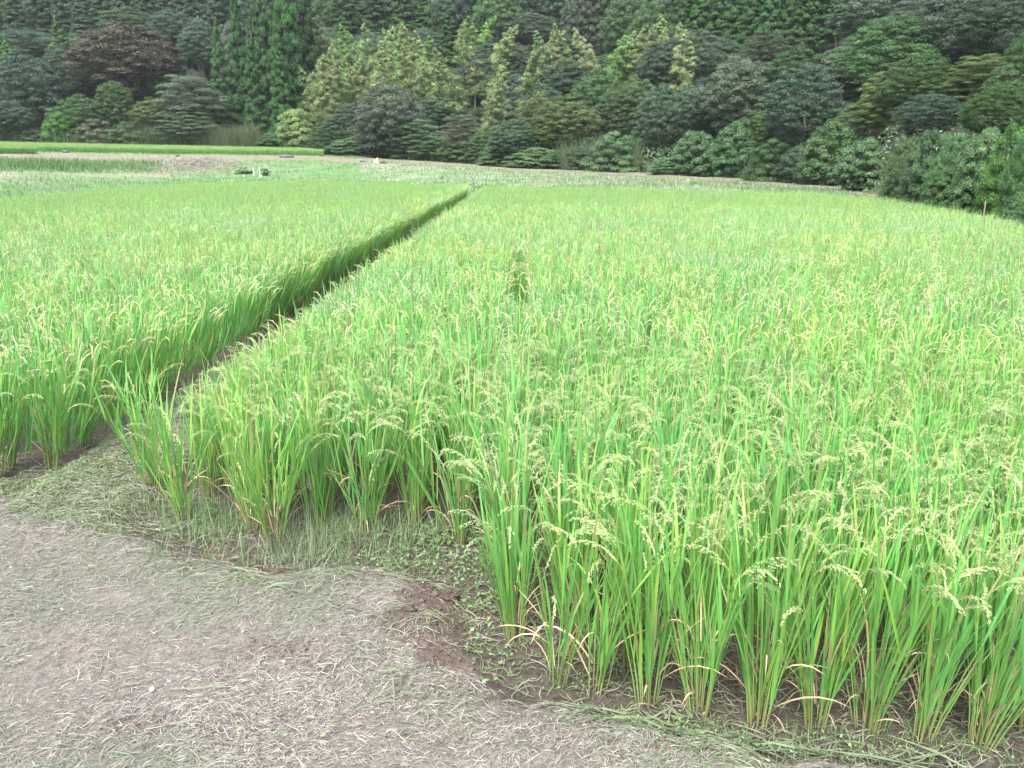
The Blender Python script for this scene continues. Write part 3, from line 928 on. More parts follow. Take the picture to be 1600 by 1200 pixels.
# clippings and cut green leaves on the path and along the foot of the rice
def p_path(X, Y):
    d = inside_bank(X, Y)
    pth = path_mask(X, Y) * (1 - sstep(.05, .3, d))
    fringe = .38 * np.exp(-((d + .02) / .22) ** 2) * sstep(.44, .62, fbm(X * 4, Y * 4, 3, 18))
    mudl = sstep(0, .1, -d) * (1 - sstep(.5, .9, -d)) * .12
    return np.clip(np.maximum(pth * (.35 + .6 * vnoise(X * 7, Y * 7, 3)), np.maximum(fringe, mudl)), 0, 1)
mb = MB()
n = 26000
P = pick_points(n, -4.2, 3.0, 1.5, 7.5, p_path, lr)
a = lr.uniform(0, 1, (n, 1))
CUT = np.array([0.105, 0.170, 0.082])
c = np.where(a < .5, CUT * np.array([1.15, .95, 1.0]) * lr.uniform(.55, 1.25, (n, 1)), np.where(a < .75, STRAW_G, STRAW)) * lr.uniform(.8, 1.15, (n, 1))
flat_blades(mb, P[:, 0], P[:, 1], lr.uniform(.03, .12, n), lr.uniform(.002, .005, n), c, lr.uniform(0, .02, n), lr.uniform(0, 6.28, n), lr.normal(0, .6, n), lr)
# longer fresh cut leaves in a few heaps
for x, y, rx, ry, m in [(1010, 1128, 90, 14, 60), (1130, 1148, 90, 12, 60), (1250, 1160, 120, 12, 60), (1400, 1172, 120, 12, 50), (230, 810, 60, 14, 60), (170, 690, 60, 40, 70), (470, 935, 50, 8, 14),
                        (540, 955, 90, 30, 16), (610, 1090, 60, 30, 18), (690, 1140, 80, 30, 14), (900, 1105, 70, 10, 24), (150, 1080, 150, 60, 10)]:
    m = int(m * .5); cc = on_plane(x, y, .05); ex = on_plane(x + rx, y, .05)[0] - cc[0]; ey = abs(on_plane(x, y - ry, .05)[1] - cc[1])
    X = cc[0] + lr.normal(0, .6, m) * ex; Y = cc[1] + lr.normal(0, .6, m) * ey
    c = CUT * lr.uniform(.6, 1.2, (m, 1)) * np.array([1.25, 1, 1.3])
    flat_blades(mb, X, Y, lr.uniform(.10, .28, m), lr.uniform(.004, .008, m), c, lr.uniform(.0, .03, m), lr.normal(0.1, .5, m), lr.normal(0, .5, m), lr)
obj('cut_green_leaves', mb.mesh('cut_leaves', M['straw'], False), None, 'stuff', 'cut green grass leaves strewn on the path and along the foot of the rice', 'cut grass')

# fine upright weed grass between the front plants
def blades(mb, X, Y, Z, Hh, W, col, lean, r, S=4):
    n = len(X); az = r.uniform(0, 6.28, n)
    P, sd, nr = leaf_curves(r, np.stack([X, Y, Z], -1), az, Hh, np.abs(r.normal(0, lean, n)), np.abs(r.normal(0, lean * 2, n)), S)
    ribbons(mb, P, W[:, None] * np.linspace(1, .15, S)[None], sd, np.repeat(col[:, None, :], S, 1))
mb = MB()
WG = np.array([0.13, 0.24, 0.085]); WGG = np.array([0.175, 0.22, 0.135])
for x, y, rx, ry, m, hh, mixg in [(340, 815, 55, 22, 900, .16, .2), (490, 850, 70, 26, 1500, .20, .8), (560, 830, 60, 20, 700, .16, .5), (300, 800, 40, 20, 350, .14, .3), (640, 835, 70, 22, 700, .16, .3), (250, 775, 60, 20, 300, .09, .2),
                           (30, 760, 50, 16, 500, .07, .1), (100, 745, 60, 20, 400, .05, .2), (420, 870, 130, 10, 600, .07, .8), (600, 880, 120, 10, 500, .06, .6), (1060, 1085, 80, 25, 150, .05, .3), (1350, 1150, 250, 14, 500, .07, .3), (220, 790, 80, 14, 300, .06, .2),
                           (1250, 1180, 250, 12, 400, .05, .4), (1480, 1120, 120, 40, 200, .08, .2)]:
    cc = on_plane(x, y, .03); ex = on_plane(x + rx, y, .03)[0] - cc[0]; ey = abs(on_plane(x, y - ry, .03)[1] - cc[1])
    m = int(m * .45)
    X = cc[0] + lr.normal(0, .65, m) * ex; Y = cc[1] + lr.normal(0, .8, m) * ey
    c = np.where(lr.uniform(0, 1, (m, 1)) < mixg, WGG, WG) * lr.uniform(.7, 1.25, (m, 1))
    blades(mb, X, Y, near_z(X, Y), hh * lr.uniform(.25, 1.35, m) * (.5 + fbm(X * 9, Y * 9, 2, 19)), lr.uniform(.0022, .005, m), c, .5, lr)
obj('weed_grass', mb.mesh('weed_grass', M['weed']), None, 'stuff', 'fine grey green weed grass between the feet of the front rice plants', 'weed grass')

# low broad leaved weeds
mb = MB()
for x, y, rx, ry, m, sz in [(740, 880, 50, 30, 260, .020), (640, 872, 90, 22, 320, .018), (760, 940, 46, 50, 170, .020), (765, 1010, 50, 50, 110, .020), (590, 1080, 70, 24, 60, .014), (1210, 1165, 170, 18, 130, .014), (450, 1170, 300, 20, 60, .014),
                        (120, 745, 90, 30, 420, .016), (60, 775, 60, 10, 160, .018), (210, 730, 60, 50, 300, .016), (690, 840, 80, 20, 260, .025), (890, 1060, 60, 30, 70, .014), (1060, 1130, 80, 16, 140, .016), (960, 1150, 120, 16, 100, .013), (1000, 1020, 160, 40, 260, .012), (1350, 1165, 220, 24, 110, .012)]:
    cc = on_plane(x, y, .03); ex = on_plane(x + rx, y, .03)[0] - cc[0]; ey = abs(on_plane(x, y - ry, .03)[1] - cc[1])
    X = cc[0] + lr.normal(0, .5, m) * ex; Y = cc[1] + lr.normal(0, .5, m) * ey
    Z = near_z(X, Y) + lr.uniform(.006, .05, m)
    Nn = unit(np.stack([lr.normal(0, .45, m), lr.normal(0, .45, m), np.ones(m)], -1))
    c = np.array([.135, .215, .095]) * lr.uniform(.6, 1.35, (m, 1)) * (1 + lr.normal(0, .07, (m, 3)))
    leaves(mb, np.stack([X, Y, Z], -1), Nn, sz * lr.uniform(.6, 1.5, m), .55, c, lr)
obj('low_weeds', mb.mesh('low_weeds', M['weed'], False), None, 'stuff', 'low small leaved weeds creeping over the damp edge of the paddy', 'weeds')

# white petals and husks among the clippings
mb = MB()
P = pick_points(90, -3, 1.8, 1.2, 4.5, lambda X, Y: sstep(0, .1, inside_bank(X, Y)), lr)
Nn = unit(np.stack([lr.normal(0, .5, 90), lr.normal(0, .5, 90), np.ones(90)], -1))
leaves(mb, np.concatenate([P, (near_z(P[:, 0], P[:, 1]) + .02)[:, None]], 1), Nn, lr.uniform(.006, .016, 90), .7, np.array([.62, .60, .55]) * lr.uniform(.8, 1.1, (90, 1)), lr)
obj('pale_husks', mb.mesh('pale_husks', M['straw'], False), None, 'stuff', 'tiny pale husks scattered among the dry clippings', 'husks')

# crumbs of soil on the bare places and the mud
def p_crumb(X, Y):
    d = inside_bank(X, Y)
    return np.clip(bare(X, Y) + .12 * np.exp(-(d / .15) ** 2) + .06 * (d < 0), 0, 1)
n = 9000
P = pick_points(n, -3.0, 2.6, 1.3, 4.8, p_crumb, lr)
sz = .0022 + .006 * lr.uniform(0, 1, n) ** 3 + .010 * (lr.uniform(0, 1, n) < .02)
octa = np.array([(1, 0, 0), (0, 1, 0), (-1, 0, 0), (0, -1, 0), (0, 0, 1), (0, 0, -1)], float)
V = octa[None] * (sz[:, None, None] * lr.uniform(.6, 1.3, (n, 6, 1)))
a = lr.uniform(0, 6.28, n); ca, sa = np.cos(a)[:, None], np.sin(a)[:, None]
V = np.stack([V[..., 0] * ca - V[..., 1] * sa, V[..., 0] * sa + V[..., 1] * ca, V[..., 2] * .8], -1)
V = V + np.stack([P[:, 0], P[:, 1], near_z(P[:, 0], P[:, 1]) + sz * .2], -1)[:, None, :]
tri = np.array([(0, 1, 4), (1, 2, 4), (2, 3, 4), (3, 0, 4), (1, 0, 5), (2, 1, 5), (3, 2, 5), (0, 3, 5)])
mb = MB(); mb.add(V.reshape(-1, 3), (tri[None] + (np.arange(n) * 6)[:, None, None]).reshape(-1, 3), np.repeat(np.array([.10, .075, .067]) * lr.uniform(.6, 1.4, (n, 1)), 6, 0))
obj('soil_crumbs', mb.mesh('soil_crumbs', M['soil'], False), None, 'stuff', 'crumbs of brown soil on the bare dug patches of the track edge', 'soil crumbs')

# clods of dug earth
def clod_mesh(seed, sx, sy, sz, mat, name='clod', nu=14, nv=9, rough=.35):
    r = np.random.default_rng(seed)
    u = np.linspace(0, 2 * math.pi, nu, endpoint=False); v = np.linspace(0.02, math.pi - .02, nv)
    U, V = np.meshgrid(u, v)
    d = np.stack([np.cos(U) * np.sin(V), np.sin(U) * np.sin(V), np.cos(V)], -1)
    rad = 1 + rough * (fbm(d[..., 0] * 2 + seed, d[..., 1] * 2 + d[..., 2] * 3, 3, seed) - .5) * 2
    P = d * rad[..., None] * np.array([sx, sy, sz])
    ii = np.arange(nu * nv).reshape(nv, nu)
    q = np.stack([ii[:-1], np.roll(ii[:-1], -1, 1), np.roll(ii[1:], -1, 1), ii[1:]], -1).reshape(-1, 4)
    mb = MB(); mb.add(P.reshape(-1, 3), q, np.array([0.070, 0.056, 0.047])); return mb.mesh(name, mat)
for k, (x, y, sx, sy, sz, lab) in enumerate([
        (708, 1038, .085, .035, .03, 'dark brown clod of earth on the lip of the dug hole beside the track'),
        (432, 890, .10, .03, .022, 'flat dark clod of earth at the edge of the clippings below the yellowing plant'),
        (525, 882, .05, .025, .02, 'small dark clod of earth on the track edge below the shaded plants'),
        (700, 930, .05, .04, .025, 'brown clod of earth on the bare corner of the dug edge'),
        (640, 968, .035, .022, .014, 'small round clod of earth on the bare brown patch')]):
    p = on_plane(x, y, .05)
    o = obj('earth_clod', clod_mesh(500 + k, sx, sy, sz, M['soil'], 'earth_clod', 26, 17, .8), None, None, lab, 'clod', 'earth clods on the track edge')
    o.location = (p[0], p[1], float(near_z(p[0:1], p[1:2])[0]) + sz * .3); o.rotation_euler = (0, 0, -.3 if k != 1 else .05)
p = on_plane(238, 1082, .08)
o = obj('pebble', clod_mesh(520, .011, .009, .008, M['stone'], 'pebble', 12, 8, .25), None, None, 'small white pebble with dark underside lying on the dry clippings', 'pebble')
o.location = (p[0], p[1], float(near_z(p[0:1], p[1:2])[0]) + .012)

# ------------------------------------------------------------------ trees
def clump_crown(name, clumps, n_per, size, mat, seed, aspect=.55, up=.5, droop=None, inner=.25, squash=1.0):
    """clumps: (M,7) centre xyz, radii xyz, value"""
    r = np.random.default_rng(seed)
    c = np.repeat(clumps, n_per, 0); n = len(c)
    d = unit(r.normal(size=(n, 3)))
    d[:, 2] = np.where(d[:, 2] < -.25, -d[:, 2] * .7, d[:, 2])
    rad = np.where(r.uniform(0, 1, n) < inner, r.uniform(.2, .8, n), r.uniform(.82, 1.08, n))
    P = c[:, :3] + d * c[:, 3:6] * rad[:, None]
    N = unit(d * .9 + np.array([0, 0, up]) + r.normal(0, .50, (n, 3)))
    axis = None
    if droop is not None:
        axis = unit(d * np.array([1, 1, .2]) + np.array([0, 0, droop]) + r.normal(0, .3, (n, 3)))
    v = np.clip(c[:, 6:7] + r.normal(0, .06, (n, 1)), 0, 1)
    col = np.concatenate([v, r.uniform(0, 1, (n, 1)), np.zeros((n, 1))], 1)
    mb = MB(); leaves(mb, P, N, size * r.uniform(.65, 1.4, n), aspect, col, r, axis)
    return mb.mesh(name, mat, False)

def dome_clumps(seed, M_=55, flat=1.0, cr=(.10, .17), lay=0.0, lumps=4):
    """clumps over the surface of a few merged domes, filling x,y in [-.5,.5], z in [0,1]"""
    r = np.random.default_rng(seed)
    main = [(0, 0, .50, .36, .36, .48)]
    for k in range(lumps):                      # side boughs make an uneven outline
        a = k / lumps * 6.28 + r.uniform(-.5, .5)
        q = r.uniform(.17, .26)
        main.append((.27 * math.cos(a), .27 * math.sin(a), r.uniform(.20, .55), q, q, q * r.uniform(.9, 1.3)))
    main = np.array(main)
    cand = []
    for m in main:
        n = int(1500 * (m[3] / .36) ** 2)
        d = unit(r.normal(size=(n, 3)))
        p = m[:3] + d * m[3:6] * (1 + r.normal(0, .05, (n, 1)))
        ins = np.zeros(n, bool)
        for q in main:
            ins |= (((p - q[:3]) / q[3:6]) ** 2).sum(1) < .80
        cand.append(p[(~ins) & (p[:, 2] > .02)])
    cand = np.concatenate(cand); r.shuffle(cand)
    out = []
    for p in cand:                              # spaced out so that every clump shows its own top
        cs = r.uniform(*cr) * .62
        if lay:
            p = p.copy(); p[2] = np.round(p[2] / lay) * lay + r.normal(0, .045)
        if out and np.min(np.hypot(np.hypot(np.array(out)[:, 0] - p[0], np.array(out)[:, 1] - p[1]), np.array(out)[:, 2] - p[2]) - np.array(out)[:, 3] * .75) < cs * .62: continue
        out.append((p[0], p[1], p[2], cs, cs, cs * (.6 if lay else .9), np.clip(r.normal(.5, .25), 0, 1)))
        if len(out) >= M_: break
    for k in range(26):                         # inner clumps, crown shade put in as darker tint; they block the view through
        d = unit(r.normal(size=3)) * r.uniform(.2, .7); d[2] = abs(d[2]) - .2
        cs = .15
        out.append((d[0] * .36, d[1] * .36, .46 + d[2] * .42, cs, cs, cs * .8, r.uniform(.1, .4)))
    out = np.array(out)
    lo = (out[:, :3] - out[:, 3:6]).min(0); hi = (out[:, :3] + out[:, 3:6]).max(0)
    for k in range(3):
        s = 1.0 / (hi[k] - lo[k]); out[:, k] = (out[:, k] - lo[k]) * s - (.5 if k < 2 else 0); out[:, 3 + k] *= s
    return out

def cedar_clumps(seed, lev=15, drop=.0):
    r = np.random.default_rng(seed)
    out = []
    for i in range(lev):
        t = i / (lev - 1)
        rad = .40 * (1 - t) ** .75 * r.uniform(.85, 1.1) + .015
        m = max(1, int(8 * (1 - t) + 2))
        for k in range(m):
            a = k / m * 6.28 + r.uniform(0, 1.2)
            rr_ = rad * r.uniform(.55, 1.0)
            cs = (.105 * (1 - t) + .05) * r.uniform(.75, 1.25)
            out.append((rr_ * math.cos(a), rr_ * math.sin(a), .03 + .93 * t + r.normal(0, .02) - .05 * rr_, cs, cs, .030 * r.uniform(.8, 1.3), r.uniform(.0, 1.0)))
    return np.array(out)

def trunk_mesh(seed, mat, hh=1.0, r0=.035, limbs=5, spread=.3, name='trunk'):
    """tapered trunk from z=0 to z=hh, limbs rising into the crown"""
    r = np.random.default_rng(seed)
    mb = MB(); S = 7
    t = np.linspace(0, 1, S)
    w = np.cumsum(r.normal(0, .02, (S, 2)), 0); w[0] = 0
    P = np.concatenate([w, (t * hh)[:, None]], 1)
    tubes(mb, P[None], (r0 * (1 - .75 * t))[None], np.full((1, S, 3), .1), 6)
    for k in range(limbs):
        i = r.uniform(.35, .8); q = P[int(i * (S - 1))]
        a = r.uniform(0, 6.28); L = spread * r.uniform(.7, 1.2)
        tt = np.linspace(0, 1, 5)[:, None]
        pp = q + np.array([math.cos(a), math.sin(a), 0]) * L * tt + np.array([0, 0, 1.0]) * hh * .35 * tt ** .8
        tubes(mb, pp[None], (r0 * .42 * (1 - .8 * tt[:, 0]))[None], np.full((1, 5, 3), .1), 4)
    return mb.mesh(name, mat)
TRUNKS = [trunk_mesh(600 + i, M['bark']) for i in range(4)]
CEDAR_TRUNK = trunk_mesh(610, M['bark'], 1.0, .022, 0)
PALE_TRUNKS = [trunk_mesh(615 + i, M['pale_bark'], 1.0, .02, 6, .35) for i in range(2)]

CROWNS = {}
def crown(kind, mat, var):
    key = (kind, var)
    if key in CROWNS: return CROWNS[key]
    m = M['crown']
    s = 700 + 13 * var + {'dome': 0, 'near': 1, 'layer': 2, 'cedar': 3, 'vine': 4, 'shrub': 5, 'tuft': 6}[kind] * 100
    if kind == 'dome': me = clump_crown('crown', dome_clumps(s, 250, cr=(.075, .18), lumps=3 + var), 400, .0142, m, s, .7, .4)
    elif kind == 'near': me = clump_crown('crown', dome_clumps(s, 280, cr=(.065, .16), lumps=5), 330, .0132, m, s, .65, .4)
    elif kind == 'layer': me = clump_crown('crown', dome_clumps(s, 100, cr=(.15, .26), lay=.13, lumps=5), 520, .0150, m, s, .6, .7)
    elif kind == 'cedar': me = clump_crown('crown', cedar_clumps(s, 22), 420, .031, m, s, .5, .5, None, .2)
    elif kind == 'vine': me = clump_crown('crown', dome_clumps(s, 90, cr=(.13, .22), lumps=5), 460, .021, m, s, .75, .5)
    elif kind == 'shrub': me = clump_crown('crown', dome_clumps(s, 60, cr=(.14, .24), lumps=5), 520, .026, m, s, .38, .4)
    elif kind == 'tuft': me = clump_crown('crown', dome_clumps(s, 10, cr=(.3, .5), lumps=3), 26, .22, m, s, .5, .6)
    CROWNS[key] = me
    return me

HAND = []
def tree(name, kind, mat, x, yt, yb, w, D, label, cat='tree', group=None, trunk=True, var=None, rs=None, deep=None):
    """x, top, bottom and width of the crown as seen, at ground distance D"""
    r = rs or lr
    bigtree = cat == 'tree'
    if kind == 'cedar': w = w * .80
    if bigtree:                       # step down the slope until the ground is no higher than the foot of the crown
        while D > toe(x) + 1.5 and ground_z(bearing_point(x, D)[0], D) > at_dist(x, yb, D)[2] - .3: D -= 1.0
    elif D > 19: D = min(D, toe(x) + .6)
    HAND.append((x, w, D, yt, yb))
    top = at_dist(x, yt, D); bot = at_dist(x, yb, D)
    L = at_dist(x - w / 2, (yt + yb) / 2, D); R = at_dist(x + w / 2, (yt + yb) / 2, D)
    width = R[0] - L[0]; hgt = top[2] - bot[2]
    X = (L[0] + R[0]) / 2
    g = ground_z(X, D) - .1
    zb = max(bot[2], g)
    if cat in ('shrub', 'vine mound'): zb = g - (.35 if kind == 'near' else .18) * (top[2] - g)
    root = thing(name, (X, D, g), label, cat, group, r.uniform(0, 6.28))
    v = int(r.integers(0, 3)) if var is None else var
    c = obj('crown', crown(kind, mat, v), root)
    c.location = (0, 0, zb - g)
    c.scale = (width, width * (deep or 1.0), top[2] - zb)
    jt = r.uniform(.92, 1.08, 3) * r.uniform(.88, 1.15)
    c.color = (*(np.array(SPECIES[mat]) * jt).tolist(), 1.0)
    if trunk:
        tm = CEDAR_TRUNK if kind == 'cedar' else (PALE_TRUNKS[v % 2] if trunk == 'pale' else TRUNKS[v % 4])
        t = obj('trunk', tm, root)
        th = (zb - g) + (top[2] - zb) * (.9 if kind == 'cedar' else .7)
        t.scale = (max(width, th * .6),) * 2 + (th,)
    return root

# ---- hand placed trees, from the picture: (x, top, bottom, width, distance)
tr = np.random.default_rng(800)
T_ = lambda *a, **k: tree(*a, rs=tr, **k)
# left
T_('broadleaf_tree', 'dome', 'purple', 207, 34, 165, 215, 98, 'huge dome shaped tree with brownish purple crown on the left hillside')
T_('broadleaf_tree', 'dome', 'blue', 42, 74, 200, 128, 94, 'blue green spreading tree left of the brownish dome tree')
T_('broadleaf_tree', 'dome', 'blue', 100, 70, 150, 80, 100, 'blue green tree tucked between the spreading left tree and brownish dome tree')
T_('broadleaf_tree', 'dome', 'green', 182, 125, 200, 72, 90, 'small round mid green tree in front of the brownish dome tree')
T_('broadleaf_tree', 'dome', 'green', 122, 146, 216, 100, 91, 'low dark green tree under the left edge of the brownish dome tree')
T_('broadleaf_tree', 'dome', 'blue', 14, 148, 222, 90, 90, 'low dark blue green tree at the left frame edge above the upper paddy')
T_('broadleaf_tree', 'layer', 'grey', 302, 118, 210, 132, 92, 'flat layered grey green tree left of the tall cedar stand', trunk='pale')
T_('broadleaf_tree', 'layer', 'grey', 296, 168, 228, 116, 89, 'lower flat layered tree above the tall reeds left of the cedars', trunk='pale')
T_('broadleaf_tree', 'dome', 'olive', 240, 150, 214, 84, 90, 'small olive green tree between the round green tree and the layered trees')
T_('broadleaf_tree', 'layer', 'vine', 258, 112, 160, 60, 96, 'small pale green tree behind the layered grey green tree')
T_('broadleaf_tree', 'dome', 'vine', 198, 10, 70, 108, 112, 'light topped tree just above the brownish dome tree')
T_('broadleaf_tree', 'dome', 'blue', 272, 14, 90, 96, 110, 'dark tree right of the light topped tree high on the left slope')
T_('broadleaf_tree', 'dome', 'blue', 312, 28, 110, 70, 106, 'dark blue green tree touching the left side of the cedar stand')
T_('broadleaf_tree', 'dome', 'blue', 40, 40, 100, 110, 116, 'dark blue green tree high above the spreading left tree')
T_('cedar_tree', 'cedar', 'bright', 92, 20, 100, 54, 112, 'small bright green conifer high above the spreading left tree')
T_('cedar_tree', 'cedar', 'bright', 12, 52, 110, 40, 112, 'small bright green conifer at the left frame edge')
DK = 'twelve eleven ten nine eight seven six five four three two one'.split()
NTH = ['first', 'second', 'third', 'fourth', 'fifth', 'sixth', 'seventh', 'eighth', 'ninth', 'tenth', 'eleventh', 'twelfth']
for nk, (x, yt) in enumerate(((-20, -20), (22, -35), (60, -30), (98, -40), (130, -25), (160, -45), (192, -40), (228, -38), (262, -50), (300, -40), (332, -55))):
    T_('cedar_tree', 'cedar', 'darkcedar', x + tr.uniform(-6, 6), yt + tr.uniform(-10, 10), 60, 56, 128 + tr.uniform(-4, 6), 'dark conifer along the top left of the hillside, ' + NTH[nk] + ' from the left frame edge', 'tree', 'dark conifers along the top left of the hillside')
# cedar stand
for x, yt, yb, w, D, l in [(344, 30, 205, 58, 95, 'shortest cedar on the left end of the tall cedar stand'),
                        (372, -25, 205, 62, 97, 'second cedar from the left end of the tall cedar stand'),
                        (396, 35, 212, 58, 91, 'paler shorter cedar standing in front of the tall cedar stand'),
                        (412, -90, 205, 76, 97, 'tall dark cedar in the middle of the tall cedar stand'),
                        (447, -110, 208, 82, 93, 'tallest wide cedar right of the middle of the tall cedar stand'),
                        (478, -80, 190, 74, 98, 'cedar at the right end of the tall cedar stand beside the bamboo'),
                        (436, 20, 208, 56, 90.5, 'narrow cedar at the front foot of the tall cedar stand')]:
    T_('cedar_tree', 'cedar', 'cedar', x, yt, yb, w, D, l)
for x, yt, yb, w, D, l in [(702, 8, 100, 62, 112, 'cone shaped cedar rising out of the bamboo grove'),
                        (751, 24, 68, 32, 110, 'small cone shaped cedar right of the cedar in the bamboo'),
                        (662, -25, 50, 44, 124, 'cedar behind the cone shaped cedar in the bamboo'),
                        (628, -50, 60, 62, 126, 'tall dark cedar above the middle of the bamboo grove'),
                        (585, -45, 60, 66, 128, 'dark cedar above the left half of the bamboo grove'),
                        (535, -50, 50, 60, 128, 'dark cedar between the cedar stand and the bamboo tops')]:
    T_('cedar_tree', 'cedar', 'cedar', x, yt, yb, w, D, l)
T_('cedar_tree', 'cedar', 'bamboogreen', 696, 108, 156, 44, 92, 'small yellow green conifer under the cedar in the bamboo')
for k, (x, yt, yb) in enumerate([(1070, -70, 70), (1098, -75, 66), (1126, -60, 64), (1152, -75, 66), (1178, -70, 68), (1206, -80, 75), (1236, -65, 86), (1264, -75, 78), (1290, -60, 66), (1316, -70, 56)]):
    T_('cedar_tree', 'cedar', 'cedar', x, yt, yb, 56, 114 + tr.uniform(-4, 4), 'dark green cedar in the stand at the top right, ' + NTH[k] + ' from its left end', 'tree', 'cedars in the stand at the top right of the hillside')
# middle
for x, yt, yb, w, D, k, m, l in [
        (615, 118, 248, 124, 82, 'dome', 'grey', 'big grey green dome tree in front of the bamboo grove'),
        (586, 175, 250, 84, 80, 'dome', 'blue', 'dark low tree at the left foot of the big grey green dome tree'),
        (655, 186, 252, 96, 78, 'layer', 'vine', 'light green tree with open leaves right of the grey green dome tree'),
        (728, 178, 248, 88, 76, 'layer', 'brown', 'thin brownish topped tree beside the light green open tree'),
        (690, 148, 200, 96, 86, 'dome', 'blue', 'dark blue green tree between the dome tree and the brownish topped tree'),
        (762, 62, 125, 74, 100, 'dome', 'blue', 'dark tree at the right end of the bamboo grove'),
        (742, 84, 160, 70, 95, 'dome', 'blue', 'blue green tree under the right end of the bamboo grove'),
        (806, 66, 130, 74, 100, 'dome', 'grey', 'dull green tree left of the yellow bamboo tops'),
        (772, 110, 172, 60, 90, 'dome', 'green', 'small dark green tree above the drooping tan bamboo'),
        (806, 114, 190, 78, 86, 'dome', 'grey', 'grey tree with bare boughs showing through its crown'),
        (872, 92, 170, 104, 90, 'dome', 'blue', 'blue green tree below the yellow bamboo tops'),
        (880, 56, 120, 92, 100, 'dome', 'blue', 'blue green tree among the yellow bamboo tops'),
        (932, 106, 195, 88, 82, 'dome', 'green', 'green tree with pale top in the middle of the wood'),
        (848, 152, 228, 92, 74, 'layer', 'yellow', 'yellow tinged tree hanging over the vine mound'),
        (888, 148, 236, 116, 72, 'dome', 'olive', 'olive topped round tree right of the yellow tinged tree'),
        (960, 140, 220, 84, 74, 'dome', 'green', 'green tree above the pale reeds in the middle'),
        (1000, 120, 215, 96, 76, 'dome', 'green', 'mid green tree right of the olive topped round tree'),
        (945, 84, 112, 38, 92, 'dome', 'bright', 'small bright green ball shaped tree high in the wood'),
        (1000, 58, 130, 92, 94, 'dome', 'brown', 'brownish grey tree under the bamboo tops on the ridge'),
        (1044, 60, 160, 124, 84, 'dome', 'blue', 'big blue green tree in the right middle of the wood'),
        (1086, 44, 150, 140, 86, 'dome', 'grey', 'big dull green tree left under the top right cedars'),
        (1030, 130, 235, 90, 68, 'dome', 'blue', 'dark tree over the gap beside the kudzu covered mound'),
        (950, 90, 140, 80, 96, 'dome', 'grey', 'dull tree behind the small bright green ball shaped tree'),
        (830, 20, 70, 90, 112, 'dome', 'grey', 'grey branched tree behind the yellow bamboo tops'),
        (845, 130, 200, 80, 84, 'dome', 'blue', 'dark blue tree behind the yellow tinged tree'),
        (760, 200, 256, 70, 72, 'dome', 'green', 'low dark green tree behind the left end of the vine mound'),
        (800, 185, 250, 100, 74, 'dome', 'blue', 'dark shaded tree behind the vine mound'),
        (690, 215, 256, 80, 76, 'shrub', 'green', 'low leafy tree at the foot of the light green open tree'),
        (520, 185, 240, 90, 90, 'dome', 'green', 'dark green tree under the tan bamboo'),
        (545, 160, 225, 70, 92, 'dome', 'blue', 'dark tree between the tan bamboo and the grey green dome tree'),
        (645, 66, 100, 42, 104, 'dome', 'bright', 'small bright green tree buried in the bamboo grove'),
        (612, 68, 105, 40, 104, 'dome', 'bright', 'second small bright green tree buried in the bamboo grove, nearer the cedar stand')]:
    T_('broadleaf_tree', k, m, x, yt, yb, w, D, l)
# right
for x, yt, yb, w, D, k, m, l in [
        (1152, 86, 215, 150, 66, 'dome', 'grey', 'big pale grey green dome tree in the right of the wood'),
        (1196, 48, 125, 96, 80, 'dome', 'brown', 'brownish grey tree under the top right cedars'),
        (1084, 120, 220, 100, 68, 'dome', 'blue', 'blue green tree left of the pale grey green dome tree'),
        (1256, 96, 230, 146, 50, 'near', 'blue', 'dark rounded tree with leaning trunk above the vine mounds'),
        (1236, 70, 150, 110, 62, 'dome', 'green', 'green tree just behind the dark rounded tree'),
        (1325, 62, 160, 150, 64, 'dome', 'grey', 'grey green tree right of the dark rounded tree'),
        (1400, 22, 140, 180, 62, 'near', 'green', 'broad green tree on the upper right slope'),
        (1372, -30, 75, 170, 76, 'dome', 'grey', 'grey green tree at the top of the right slope beside the cedars'),
        (1478, -20, 95, 190, 62, 'near', 'grey', 'broad grey green tree at the top right of the slope'),
        (1440, 82, 180, 140, 52, 'near', 'green', 'dense green tree in the middle of the right slope'),
        (1565, -30, 90, 160, 56, 'near', 'blue', 'blue green tree in the top right corner'),
        (1535, 84, 160, 130, 46, 'layer', 'olive', 'flat topped olive tree at the right edge of the slope'),
        (1562, 132, 215, 120, 38, 'near', 'bright', 'fresh green bushy tree under the flat topped olive tree'),
        (1375, 112, 205, 84, 46, 'layer', 'yellow', 'yellow green maple like tree beside the dark rounded tree'),
        (1452, 146, 215, 110, 40, 'near', 'blue', 'dark bluish tree behind the tall bamboo grass'),
        (1340, 150, 230, 90, 50, 'dome', 'green', 'shaded tree behind the largest kudzu mound'),
        (1610, 40, 170, 110, 44, 'near', 'green', 'green tree cut by the right frame edge'),
        (1200, 160, 250, 110, 54, 'dome', 'green', 'shaded green tree behind the vine covered bank')]:
    T_('broadleaf_tree', k, m, x, yt, yb, w, D, l, trunk='pale' if 'leaning' in l else True)
